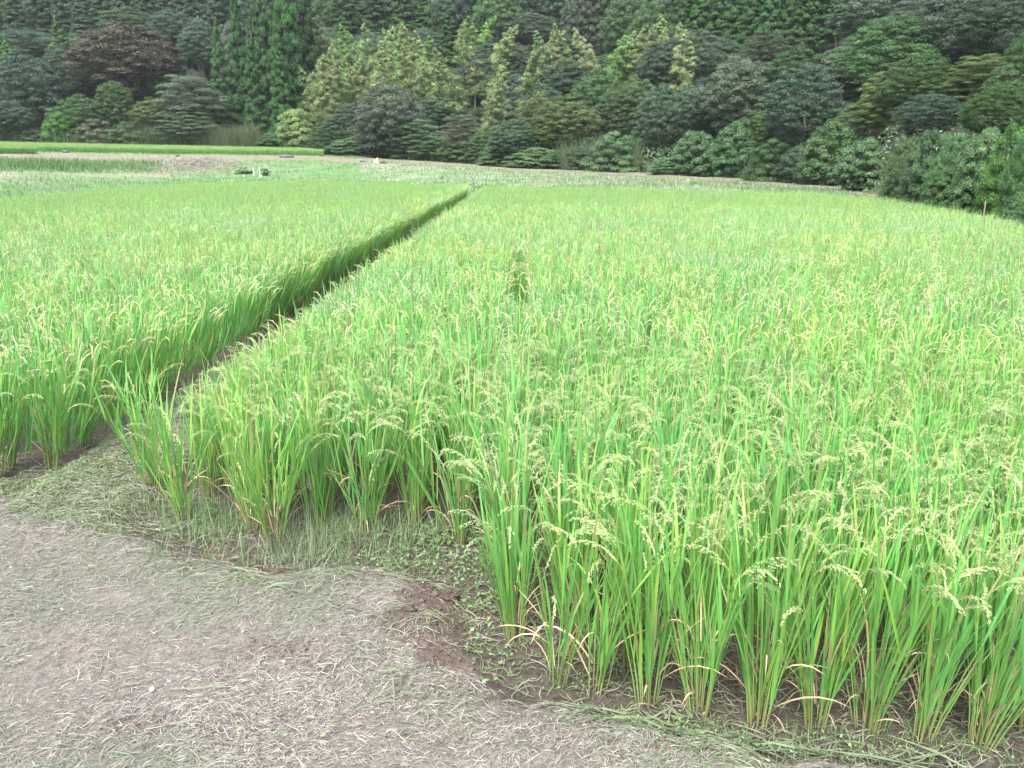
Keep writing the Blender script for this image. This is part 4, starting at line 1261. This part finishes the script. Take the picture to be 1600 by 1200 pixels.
# vine covered mounds and shrubs along the foot of the wood
for x, yt, yb, w, D, k, m, l in [
        (1088, 204, 282, 92, 56, 'vine', 'vine', 'tall vine covered mound left of the dark rounded tree'),
        (1150, 188, 286, 84, 53, 'vine', 'vine', 'taller vine covered mound with ragged top beside the dark rounded tree'),
        (1040, 246, 278, 56, 57, 'vine', 'vine', 'low pale vine mound at the left end of the vine covered bank'),
        (1296, 186, 284, 104, 44.5, 'vine', 'green', 'arching vine mound at the trunk of the dark rounded tree'),
        (1346, 214, 300, 100, 42, 'vine', 'vine', 'largest pale kudzu mound at the paddy edge'),
        (1210, 215, 290, 90, 49, 'shrub', 'green', 'dark leafy shrub under the dark rounded tree'),
        (1255, 225, 292, 80, 47, 'shrub', 'blue', 'dark blue leafy shrub at the foot of the leaning trunk'),
        (838, 230, 270, 116, 66, 'vine', 'vine', 'broad pale vine mound in the middle of the wood edge'),
        (778, 226, 266, 76, 68, 'vine', 'vine', 'pale vine mound at the left end of the broad vine mound'),
        (905, 228, 272, 70, 64, 'shrub', 'grey', 'grey green shrub right of the broad vine mound'),
        (965, 204, 274, 104, 62, 'shrub', 'vine', 'feathery pale shrub above the brown reeds'),
        (716, 216, 262, 70, 72, 'shrub', 'green', 'leafy green shrub left of the pale vine mounds'),
        (426, 207, 240, 66, 90, 'vine', 'vine', 'pale kudzu mound at the right end of the tall reeds'),
        (483, 214, 242, 52, 89, 'vine', 'vine', 'small kudzu mound below the pale bushy bamboo'),
        (552, 213, 250, 88, 82, 'vine', 'vine', 'kudzu mound with upright shoots at the end of the upper paddy'),
        (520, 226, 246, 60, 84, 'vine', 'vine', 'low kudzu spread between the two kudzu mounds'),
        (462, 168, 220, 74, 92, 'vine', 'bamboogreen', 'pale yellow green bush at the foot of the cedar stand'),
        (148, 186, 232, 66, 88, 'shrub', 'brown', 'greyish purple bush above the upper paddy'),
        (200, 190, 232, 74, 87.5, 'shrub', 'green', 'green bush with arching shoots beside the greyish purple bush'),
        (50, 196, 232, 70, 88, 'shrub', 'grey', 'dull leafy bush above the upper paddy at the left'),
        (10, 180, 232, 50, 88, 'shrub', 'green', 'green bush at the left frame edge above the upper paddy'),
        (600, 236, 252, 50, 78, 'vine', 'green', 'low dark bush at the foot of the big dome tree')]:
    T_('vine_mound' if k == 'vine' else 'shrub', k, m, x, yt, yb, w, D, l, 'vine mound' if k == 'vine' else 'shrub', trunk=False if k == 'vine' else True)
# right bank: tall bamboo grass and leafy bushes close to the paddy
for x, yt, yb, w, D, k, m, l in [
        (1412, 214, 310, 66, 31, 'near', 'green', 'green bamboo grass bush next to the largest kudzu mound'),
        (1448, 202, 316, 76, 28.5, 'shrub', 'green', 'tall bamboo grass bush with a bare pole standing in it'),
        (1492, 206, 322, 80, 26, 'near', 'vine', 'tall pale leafy bush right of the one with the bare pole'),
        (1535, 198, 326, 84, 24, 'vine', 'vine', 'leafy vine covered bush with pale leaves on the right bank'),
        (1580, 192, 330, 86, 22, 'shrub', 'bright', 'dark leafy bush on the bank near the right frame edge'),
        (1622, 176, 345, 96, 20, 'near', 'green', 'leafy bush on the bank just cut by the right frame edge'),
        (1470, 258, 320, 60, 26, 'vine', 'green', 'low bush at the foot of the tall bamboo grass'),
        (1430, 256, 314, 56, 29.5, 'shrub', 'vine', 'low pale bush at the foot of the first bamboo grass bush'),
        (1556, 256, 330, 64, 22.6, 'vine', 'bright', 'low bright leafy bush beside the weathered post'),
        (1512, 266, 326, 60, 24.5, 'shrub', 'blue', 'low dark bush just left of the weathered post')]:
    T_('shrub', k, m, x, yt, yb, w, D, l, 'shrub')
T_('shrub', 'near', 'vine', 1592, 308, 338, 60, 18.6, 'low spreading leafy shrub at the paddy corner by the right frame edge', 'shrub')

# bushy arching bamboo plant at the left, and bamboo culms
def culm_mesh(seed):
    r = np.random.default_rng(seed); S = 12
    t = np.linspace(0, 1, S)
    b = r.uniform(.10, .22)
    P = np.stack([b * t ** 3.2, .02 * np.sin(t * 3 + seed), t - .03 * t ** 5], -1)
    mb = MB(); tubes(mb, P[None], (.0052 * (1 - .8 * t))[None], np.full((1, S, 3), .3), 5)
    me = mb.mesh('culm', M['culm'])
    cl = []
    for i in range(64):
        s = .26 + .74 * (i / 63) ** .85
        j = s * (S - 1); j0 = int(min(j, S - 2)); q = P[j0] * (1 - (j - j0)) + P[j0 + 1] * (j - j0)
        a = r.uniform(0, 6.28); rad = .105 * min(1.0, ((1 - s) / .34) ** .7) * r.uniform(.2, 1.15) + .004
        cs = .016 + .052 * min(1.0, (1 - s) / .4) * r.uniform(.8, 1.2)
        cl.append((q[0] + rad * math.cos(a), q[1] + rad * math.sin(a), q[2] - .3 * rad, cs, cs, cs * 1.1, np.clip(r.normal(.55, .2), 0, 1)))
    return me, np.array(cl)
CULMS = [culm_mesh(900 + i) for i in range(6)]
BAM = {}
def bamboo(x, yt, yvis, D, mat, label, group):
    while D > toe(x) + 2 and ground_z(bearing_point(x, D)[0], D) > at_dist(x, yt, D)[2] - 7.5: D -= 1.0
    top = at_dist(x, yt, D); X = top[0]; g = ground_z(X, D) - .1
    hgt = top[2] - g
    v = int(tr.integers(0, 6))
    if v not in BAM:
        BAM[v] = clump_crown('foliage', CULMS[v][1], 190, .021, M['crown'], 950 + v, .24, .2, -.9, .93)
    HAND.append((x, 34, D, yt, yvis))
    root = thing('bamboo', (X, D, g), label, 'bamboo', group, tr.uniform(0, 6.28))
    root.rotation_euler = (tr.normal(0, .07), tr.normal(0, .07), tr.uniform(0, 6.28))
    wide = max(hgt, 9.0) * tr.uniform(.95, 1.15)
    for nm, me in (('culm', CULMS[v][0]), ('foliage', BAM[v])):
        o = obj(nm, me, root); o.scale = (wide, wide, hgt)
        if nm == 'foliage': o.color = (*(np.array(SPECIES[mat]) * np.array([.92, 1, .95]) * tr.uniform(.94, 1.06, 3) * tr.uniform(.88, 1.12)).tolist(), 1.0)
ORD = ['first','second','third','fourth','fifth','sixth','seventh','eighth','ninth','tenth','eleventh','twelfth','thirteenth']
HUE = {'bamboo': 'yellowish', 'tan': 'tan', 'bamboogreen': 'pale green'}
G1 = 'bamboo culms in the pale grove beside the cedar stand'
back = [(512, 16, 'bamboo'), (526, 34, 'tan'), (540, 38, 'bamboogreen'), (553, 44, 'bamboogreen'), (566, 48, 'bamboogreen'), (580, 36, 'bamboo'), (594, 40, 'bamboo'), (606, 44, 'bamboogreen'), (618, 38, 'bamboogreen'), (630, 36, 'bamboo'), (642, 34, 'bamboo'), (655, 48, 'bamboo'), (666, 56, 'bamboogreen')]
for k, (x, yt, m) in enumerate(back):
    bamboo(x, yt, 120, 101 + tr.uniform(-1, 4), m, HUE[m] + ' feathery bamboo, ' + ORD[k] + ' from the cedar stand along the top of the grove', G1)
mid = [(520, 58, 'bamboo'), (534, 70, 'bamboogreen'), (548, 62, 'bamboogreen'), (560, 80, 'bamboogreen'), (572, 66, 'bamboo'), (590, 60, 'tan'), (604, 66, 'bamboo'), (625, 62, 'bamboogreen')]
for k, (x, yt, m) in enumerate(mid):
    bamboo(x, yt, 160, 96 + tr.uniform(-1, 2), m, HUE[m] + ' feathery bamboo, ' + ORD[k] + ' from the cedar stand in the middle rank of the grove', G1)
G2 = 'tan bamboo culms along the front of the pale grove'
front = [(488, 82, 'tan'), (496, 100, 'tan'), (500, 84, 'tan'), (508, 110, 'tan'), (512, 90, 'tan'), (522, 84, 'bamboo'), (576, 96, 'tan'), (586, 104, 'tan'), (590, 92, 'tan'), (600, 88, 'bamboo')]
for k, (x, yt, m) in enumerate(front):
    bamboo(x, yt, 195, 91 + tr.uniform(-1, 2), m, HUE[m] + ' drooping bamboo, ' + ORD[k] + ' from the cedars along the front of the grove', G2)
G3 = 'yellow bamboo culms standing among the dark trees'
sets = [('under the cone shaped cedar of the grove', 'the grove', [(643, 72, 94, 'tan'), (655, 84, 94, 'bamboo'), (684, 82, 94, 'bamboo'), (708, 70, 94, 'tan'), (716, 82, 94, 'bamboo'), (740, 60, 100, 'tan')]),
        ('beside the two cone shaped cedars', 'the grove', [(722, 22, 106, 'bamboogreen'), (733, 26, 106, 'bamboogreen'), (745, 22, 108, 'bamboogreen'), (776, 34, 104, 'bamboo'), (786, 40, 104, 'bamboo')]),
        ('drooping low among dark trees', 'the grove', [(766, 120, 84, 'tan'), (774, 100, 86, 'tan'), (832, 84, 94, 'bamboo')]),
        ('on the ridge above the blue green trees', 'the grove', [(838, 52, 102, 'bamboo'), (850, 44, 102, 'bamboo'), (862, 48, 102, 'tan'), (880, 36, 104, 'bamboo'), (888, 42, 104, 'bamboo'), (926, 40, 104, 'tan')]),
        ('on the ridge beside the top right cedars', 'the grove', [(960, 50, 104, 'bamboogreen'), (972, 44, 104, 'bamboo'), (984, 42, 104, 'bamboo'), (1004, 30, 104, 'bamboo'), (1018, 38, 104, 'tan'), (1034, 22, 104, 'bamboo'), (1046, 32, 104, 'bamboo'), (1070, 28, 100, 'bamboo'), (1078, 40, 98, 'tan')])]
for where, ref, lst in sets:
    for k, (x, yt, D, m) in enumerate(lst):
        bamboo(x, yt, yt + 50, D, m, ORD[k] + ' ' + HUE[m] + ' bamboo from the grove, ' + where, G3)
T_('bamboo_bush', 'shrub', 'bright', 96, 174, 234, 58, 88, 'bright green bush of arching bamboo leaves above the upper paddy', 'shrub')

# ---- the wood that closes the hillside behind, tree by tree
fill = np.random.default_rng(810)
cnt = 0
placed = []
for D in np.concatenate([np.arange(26, 72, 5.0), np.arange(72, 150, 6.5)]):
    for u in np.arange(-260, 1900, 58 * 95 / D):
        uu_ = u + fill.uniform(-14, 14); Dj = D + fill.uniform(-2.5, 2.5)
        if Dj < toe(uu_) + (4 if uu_ > 1380 else 6): continue
        X, Y = bearing_point(uu_, Dj)
        g = ground_z(X, Y)
        hgt = fill.uniform(7.5, 11.5); wd = fill.uniform(6.5, 9.5)
        if Dj - toe(uu_) < 14: hgt *= .62; wd *= .8
        xx, yy, dd_ = project(np.array([[X, Y, g + hgt]]))
        bx_, by_, _d = project(np.array([[X, Y, g + 1.0]]))
        if yy[0] < -300 or by_[0] < -15 or not (-110 < bx_[0] < 1710): continue
        con = (uu_ < 330 and D > 105 and fill.uniform() < .6) or (1060 < uu_ < 1330 and D > 96 and fill.uniform() < .85) or (320 < uu_ < 680 and D > 102 and fill.uniform() < .7)
        if con: hgt *= 1.5; wd *= .75
        wpx = wd / (Dj / math.cos(PITCH)) * F
        ymin = -1e9
        for hx_, hw_, hD_, hyt_, hyb_ in HAND:
            if hD_ > Dj - 2.0 and abs(hx_ - uu_) < (hw_ + wpx) * .5 * .8:
                ymin = max(ymin, hyb_ - .12 * (hyb_ - hyt_))
        if yy[0] < ymin:              # a taller one would stand before a tree of its own: a low one grows here
            hgt = at_dist(uu_, ymin, Dj)[2] - g
            if hgt < 1.2: continue
            con = False; wd = min(wd, max(3.5, hgt * 1.6))
        root = thing('cedar_tree' if con else 'broadleaf_tree', (X, Y, g - .2),
                     'dark conifer in the closed wood high on the hillside' if con else 'dark evergreen broadleaf tree in the closed wood covering the hillside', 'tree',
                     'conifers in the closed hillside wood' if con else 'broadleaf trees in the closed hillside wood', fill.uniform(0, 6.28))
        if con:
            c = obj('crown', crown('cedar', 'darkcedar' if uu_ < 700 else 'cedar', int(fill.integers(0, 3))), root); c.location = (0, 0, 1.2); c.scale = (wd, wd, hgt - 1.2)
            c.color = (*SPECIES['darkcedar' if uu_ < 700 else 'cedar'], 1)
            t = obj('trunk', CEDAR_TRUNK, root); t.scale = (wd, wd, hgt * .9)
        else:
            c = obj('crown', crown('near' if Dj < 50 else 'dome', ['blue', 'green', 'blue', 'grey', 'green'][int(fill.integers(0, 5))], int(fill.integers(0, 3))), root); c.location = (0, 0, -.1 * hgt); c.scale = (wd, wd, hgt * 1.1); c.color = (*SPECIES[['blue', 'green', 'blue', 'grey', 'green'][cnt % 5]], 1)
            t = obj('trunk', TRUNKS[int(fill.integers(0, 4))], root); t.scale = (wd, wd, hgt * .6)
        cnt += 1
print('fill trees', cnt)

# ---- undergrowth along the foot of the wood
ur = np.random.default_rng(820)
mb = MB()
n = 26000
u = ur.uniform(-300, 1900, n); off = ur.uniform(-.6, 9, n) ** 1.0
base = np.array([col_profile(v)[8, 0] for v in np.linspace(-300, 1900, 441)])
D = np.interp(u, np.linspace(-300, 1900, 441), base) + np.where(off > 0, off, off * .6)
X = (u - 820) * math.cos(PITCH) / F * D
Z = np.array([ground_z(a, b) for a, b in zip(X, D)])
hz = .4 + 1.3 * fbm(u * .02, D * .3, 3, 71) * np.clip(off * .5 + .5, .2, 1)
Zt = Z + ur.uniform(0, 1, n) * hz
near = np.clip(D / 80, .35, 1)
Nn = unit(np.stack([ur.normal(0, .5, n), ur.normal(-.5, .5, n), np.full(n, .7)], -1))
c = np.array([.040, .085, .035]) * ur.uniform(.5, 1.6, (n, 1)) * (1 + ur.normal(0, .08, (n, 3)))
leaves(mb, np.stack([X, D, Zt], -1), Nn, .34 * near * ur.uniform(.6, 1.4, n), .5, c, ur)
obj('undergrowth', mb.mesh('undergrowth', M['weed'], False), None, 'stuff', 'dark leafy undergrowth along the foot of the wood', 'undergrowth')

# ---- reeds and tall silver grass
def reed_band(mb, u0, u1, n, off0, off1, h0, h1, c0, c1, w, r, lean=.12):
    u = r.uniform(u0, u1, n)
    D = np.interp(u, np.linspace(-300, 1900, 441), base) + r.uniform(off0, off1, n)
    X = (u - 820) * math.cos(PITCH) / F * D
    Z = np.array([ground_z(a, b) for a, b in zip(X, D)]) - .05
    hh = r.uniform(h0, h1, n) * (.6 + .8 * fbm(u * .05, D * 0, 3, 72))
    c = c0 + (c1 - c0) * r.uniform(0, 1, (n, 1)); c = c * r.uniform(.75, 1.25, (n, 1))
    blades(mb, X, D, Z, hh, np.full(n, w) * r.uniform(.6, 1.3, n), c, lean, r, 5)
mb = MB()
g0 = np.array([.045, .085, .035]); g1 = np.array([.105, .145, .075]); b0 = np.array([.13, .12, .08])
reed_band(mb, 205, 405, 6000, -1.5, 1.5, 1.3, 2.6, g0, g1, .06, ur, .22)
reed_band(mb, 330, 400, 1500, -1.0, 1.0, 2.0, 3.4, g0, np.array([.15, .16, .095]), .05, ur, .16)
reed_band(mb, -100, 210, 3500, -1.0, 1.5, .8, 1.8, g0, g1, .05, ur)
reed_band(mb, 870, 1000, 2200, -.8, 1.2, .9, 2.2, g0, g1, .06, ur, .2)
reed_band(mb, 640, 870, 2500, -.4, 1.0, .6, 1.6, g0, g1, .035, ur, .14)
reed_band(mb, 1060, 1260, 2000, -.3, 1.4, .6, 1.8, g0, g1, .05, ur, .22)
reed_band(mb, 1385, 1500, 2500, -.2, .8, .6, 1.5, g0, g1, .024, ur, .25)
reed_band(mb, 1480, 1700, 3500, -.2, 1.5, .4, 1.4, g0, g1, .016, ur, .2)
obj('tall_reeds', mb.mesh('tall_reeds', M['grass']), None, 'stuff', 'grey green tall reeds and silver grass standing along the foot of the wood', 'reeds')

# ---- grass on the terrace banks
mb = MB()
n = 50000
u = ur.uniform(-300, 1500, n)
u[42000:] = ur.uniform(-300, 260, 8000)
sgrid = np.linspace(-300, 1500, 361)
PR = np.array([col_profile(v) for v in sgrid])
s = ur.uniform(.5, 8.0, n)
s[42000:] = ur.normal(3.5, .32, 8000)
fi = np.clip((u + 300) / 5, 0, 359.99); i0 = fi.astype(int); ff = fi - i0
pD = PR[i0, :, 0] * (1 - ff)[:, None] + PR[i0 + 1, :, 0] * ff[:, None]; pZ = PR[i0, :, 1] * (1 - ff)[:, None] + PR[i0 + 1, :, 1] * ff[:, None]
si = np.clip(s.astype(int), 0, 11); sf = s - si
D = pD[np.arange(n), si] * (1 - sf) + pD[np.arange(n), si + 1] * sf; Z = pZ[np.arange(n), si] * (1 - sf) + pZ[np.arange(n), si + 1] * sf
X = (u - 820) * math.cos(PITCH) / F * D
weedy = (u < 250) * np.exp(-((s - 3.5) / .45) ** 2)
track = np.where(u < 560, sstep(3.95, 4.2, s) * (1 - sstep(5.5, 5.8, s)), sstep(4.4, 5.0, s))
strip = (u < 510) * (s > 6.0)
strip2 = np.where(u < 260, sstep(2.1, 2.5, s) * (1 - sstep(2.9, 3.1, s)), 0) * .75
heap_ = np.exp(-((u - 305) / 46) ** 2) * np.exp(-((s - 3.5) / .5) ** 2)
keep = (ur.uniform(0, 1, n) > np.clip(track * .93 + strip + strip2 + heap_ * 1.2, 0, 1))
hh = (.10 + .14 * fbm(X * .4, D * .8, 3, 73) + .5 * weedy * fbm(X * .8, D, 3, 74)) * ur.uniform(.6, 1.3, n)
gcol = np.array([.080, .158, .060]); pc = np.array([.140, .165, .105])
mixp = np.clip(sstep(.46, .66, fbm(X * .35, D * .9, 4, 21)) * .5 + ur.normal(0, .12, n), 0, 1)[:, None]
c = gcol * (1 - mixp) + pc * mixp
c = c * (1 - weedy[:, None]) + np.array([.092, .165, .068]) * weedy[:, None]
c = c * ur.uniform(.8, 1.2, (n, 1))
blades(mb, X[keep], D[keep], Z[keep] - .02, hh[keep], (.022 + .0003 * D[keep]) * ur.uniform(.7, 1.3, keep.sum()), c[keep], .35, ur, 3)
# stubble of the harvested field in short pale stalks
n = 9000
u = ur.uniform(560, 1350, n); s = ur.uniform(1.0, 4.4, n)
k = ur.uniform(0, 1, n) < .9
fi = (u + 300) / 5; i0 = fi.astype(int); ff = fi - i0
pD = PR[i0, :, 0] * (1 - ff)[:, None] + PR[i0 + 1, :, 0] * ff[:, None]; pZ = PR[i0, :, 1] * (1 - ff)[:, None] + PR[i0 + 1, :, 1] * ff[:, None]
si = s.astype(int); sf = s - si
D = pD[np.arange(n), si] * (1 - sf) + pD[np.arange(n), si + 1] * sf; Z = pZ[np.arange(n), si] * (1 - sf) + pZ[np.arange(n), si + 1] * sf
X = (u - 820) * math.cos(PITCH) / F * D
keep = ur.uniform(0, 1, n) < sstep(.42, .6, fbm(X * .5, D * .35, 3, 75))
blades(mb, X[keep], D[keep], Z[keep], ur.uniform(.08, .2, keep.sum()), np.full(keep.sum(), .03), np.array([.26, .27, .22]) * ur.uniform(.85, 1.15, (keep.sum(), 1)), .3, ur, 3)
obj('bank_grass', mb.mesh('bank_grass', M['grass']), None, 'stuff', 'short light green grass on the terrace banks and the mown field behind the paddies', 'grass')

# dry cut grass heaped on the bank left of the stakes
mb = MB()
n = 5000
u = ur.normal(305, 34, n); s = ur.normal(3.5, .42, n)
X = np.empty(n); D = np.empty(n); Z = np.empty(n)
for i in range(n):
    p = col_profile(u[i]); D[i] = np.interp(s[i], np.arange(13), p[:, 0]); Z[i] = np.interp(s[i], np.arange(13), p[:, 1])
X = (u - 820) * math.cos(PITCH) / F * D
hp = np.exp(-((u - 305) / 48) ** 2) * np.exp(-((s - 3.5) / .55) ** 2)
c = np.array([.135, .125, .098]) * ur.uniform(.6, 1.35, (n, 1)); c = np.where(ur.uniform(0, 1, (n, 1)) < .2, np.array([.22, .22, .20]), c)
leaves(mb, np.stack([X, D, Z + .1 + .5 * hp * ur.uniform(.3, 1, n)], -1), unit(np.stack([ur.normal(0, .5, n), ur.normal(-.3, .5, n), np.full(n, 1.0)], -1)), ur.uniform(.12, .34, n), .16, c, ur)
obj('cut_grass_heap', mb.mesh('cut_grass_heap', M['straw'], False), None, None, 'heap of greyish pink cut dry grass on the bank left of the white stakes', 'grass heap')

# ---- small things on the terraces
def post(name, x, y0, y1, D, wpx, mat, label, cat, group=None, rot=0.0, extra=None):
    a = at_dist(x, y1, D); b = at_dist(x, y0, D)
    zg = ground_z(a[0], D) - .05
    hgt = b[2] - zg; rad = (at_dist(x + wpx / 2, y1, D)[0] - a[0])
    mb = MB(); S = 6; t = np.linspace(0, 1, S)
    P = np.stack([rad * .4 * np.sin(t * 3), 0 * t, t * hgt], -1)
    tubes(mb, P[None], np.array([[1, 1, .97, .95, .93, .85]]) * rad, np.full((1, S, 3), .5), 8)
    mb.add([P[-1] + np.array([math.cos(k / 8 * 6.283), math.sin(k / 8 * 6.283), 0]) * rad * .85 for k in range(8)], [list(range(8))], np.array([.5, .5, .5]))
    o = obj(name, mb.mesh(name, mat), None, None, label, cat, group)
    o.location = (a[0], D, zg); o.rotation_euler = (0, rot, 0)
    return o, hgt, rad
post('stake', 397, 262, 281, 56, 1.0, M['white'], 'thin plain white stake standing on the far edge of the left paddy', 'stake', 'white stakes by the far paddy edge')
o, hgt, rad = post('stake', 406, 262, 281, 56, 1.1, M['white'], 'white stake leaning slightly, with a white bag caught at its foot', 'stake', 'white stakes by the far paddy edge', rot=.04)
b = at_dist(408, 277, 55.8)
o = obj('plastic_bag', clod_mesh(540, .09, .08, .14, M['white'], 'plastic_bag', 12, 8, .5), None, None, 'small white plastic bag at the foot of the leaning white stake', 'bag'); o.location = b
post('stake', 382, 273, 283, 55, .8, M['white'], 'short white stub of a stake in the dry grass heap edge', 'stake', 'white stakes by the far paddy edge')
T_('weed_bush', 'tuft', 'vine', 415, 263, 281, 14, 56.5, 'small leafy bush right beside the two white stakes', 'shrub', trunk=False)
T_('weed_bush', 'tuft', 'vine', 381, 261, 281, 26, 57.5, 'leafy bush left of the two white stakes beside the dry grass heap', 'shrub', trunk=False)
for x, y, D, sx, sy, sz, nm, lab in [(448, 247, 75, .70, .3, .17, 'tarpaulin_bundle', 'long dark folded bundle lying on the brown terrace track'),
                                 (278, 247, 74.5, .20, .18, .12, 'dark_clod', 'small dark lump on the brown track above the dry grass heap'),
                                 (567, 254, 70, .22, .15, .10, 'dark_clod', 'small dark lump on the grass left of the white feed sack'),
                                 (102, 236, 70, .30, .2, .12, 'grey_sheet', 'small grey sheet lying at the corner of the upper paddy')]:
    p = at_dist(x, y, D); g = ground_z(p[0], D)
    o = obj(nm, clod_mesh(560 + x, sx, sy, sz, M['dark'], nm, 16, 9, .3), None, None, lab, 'bundle' if 'bundle' in nm else ('sheet' if 'sheet' in nm else 'clod'))
    o.location = (p[0], D, g + sz * .5)
p = at_dist(588, 256, 68); g = ground_z(p[0], 68)
root = thing('feed_sack', (p[0], 68, g), 'small white sack with a knotted top on the grass at the end of the track', 'sack')
o = obj('sack_body', clod_mesh(571, .20, .15, .16, M['white'], 'sack_body', 14, 9, .35), root); o.location = (0, 0, .13)
o = obj('knot', clod_mesh(572, .07, .06, .12, M['white'], 'knot', 10, 7, .4), root); o.location = (.08, 0, .34); o.rotation_euler = (0, .5, 0)
T_('weed_bush', 'tuft', 'vine', 599, 251, 261, 12, 68, 'tiny dark bush beside the white sack', 'shrub', trunk=False)
post('wooden_post', 1537, 314, 332, 20.5, 2.5, M['wood'], 'short weathered post standing at the paddy edge under the right bank', 'post')
post('bare_pole', 1450, 226, 300, 29, 1.6, M['pale_bark'], 'thin bare grey pole standing in the tall bamboo grass', 'pole', rot=.05)
post('bare_pole', 1567, 240, 262, 22, 1.4, M['pale_bark'], 'thin tan dead stem in the dark leafy bush at the right', 'pole', rot=.05)
# pink flower on a stem over the dull bush at the left
p = at_dist(32, 198, 87); g = ground_z(p[0], 87)
root = thing('flowering_plant', (p[0], 87, g), 'thin plant with a pink flower head above the upper paddy at the left', 'flower')
mb = MB(); t = np.linspace(0, 1, 5)
tubes(mb, np.stack([.05 * np.sin(t * 3), 0 * t, t * (p[2] - g)], -1)[None], np.full((1, 5), .02), np.full((1, 5, 3), .2), 5)
obj('stem', mb.mesh('stem', M['culm']), root)
mb = MB(); d = unit(ur.normal(size=(60, 3)))
leaves(mb, d * .2 + np.array([0, 0, p[2] - g]), d, np.full(60, .16), .7, np.array([.60, .22, .28]) * ur.uniform(.8, 1.2, (60, 1)), ur)
obj('flower_head', mb.mesh('flower_head', M['weed'], False), root)


# ---- air: a very thin veil over the far wood
mb = MB()
mb.add([(x, y, z) for z in (-1.4, 160) for y in (-305, 905) for x in (-705, 705)],
       [[0, 2, 3, 1], [4, 5, 7, 6], [0, 1, 5, 4], [2, 6, 7, 3], [0, 4, 6, 2], [1, 3, 7, 5]], np.array([1., 1, 1]))
hm, hnt, hout = new_mat('haze')
pv = hnt.nodes.new('ShaderNodeVolumePrincipled')
pv.inputs['Density'].default_value = 0.00020
pv.inputs['Color'].default_value = (0.86, 0.93, 0.95, 1)
hnt.links.new(pv.outputs[0], hout.inputs['Volume'])
obj('haze', mb.mesh('haze', hm, False), None, 'stuff', 'thin pale haze in the air over the valley', 'haze')
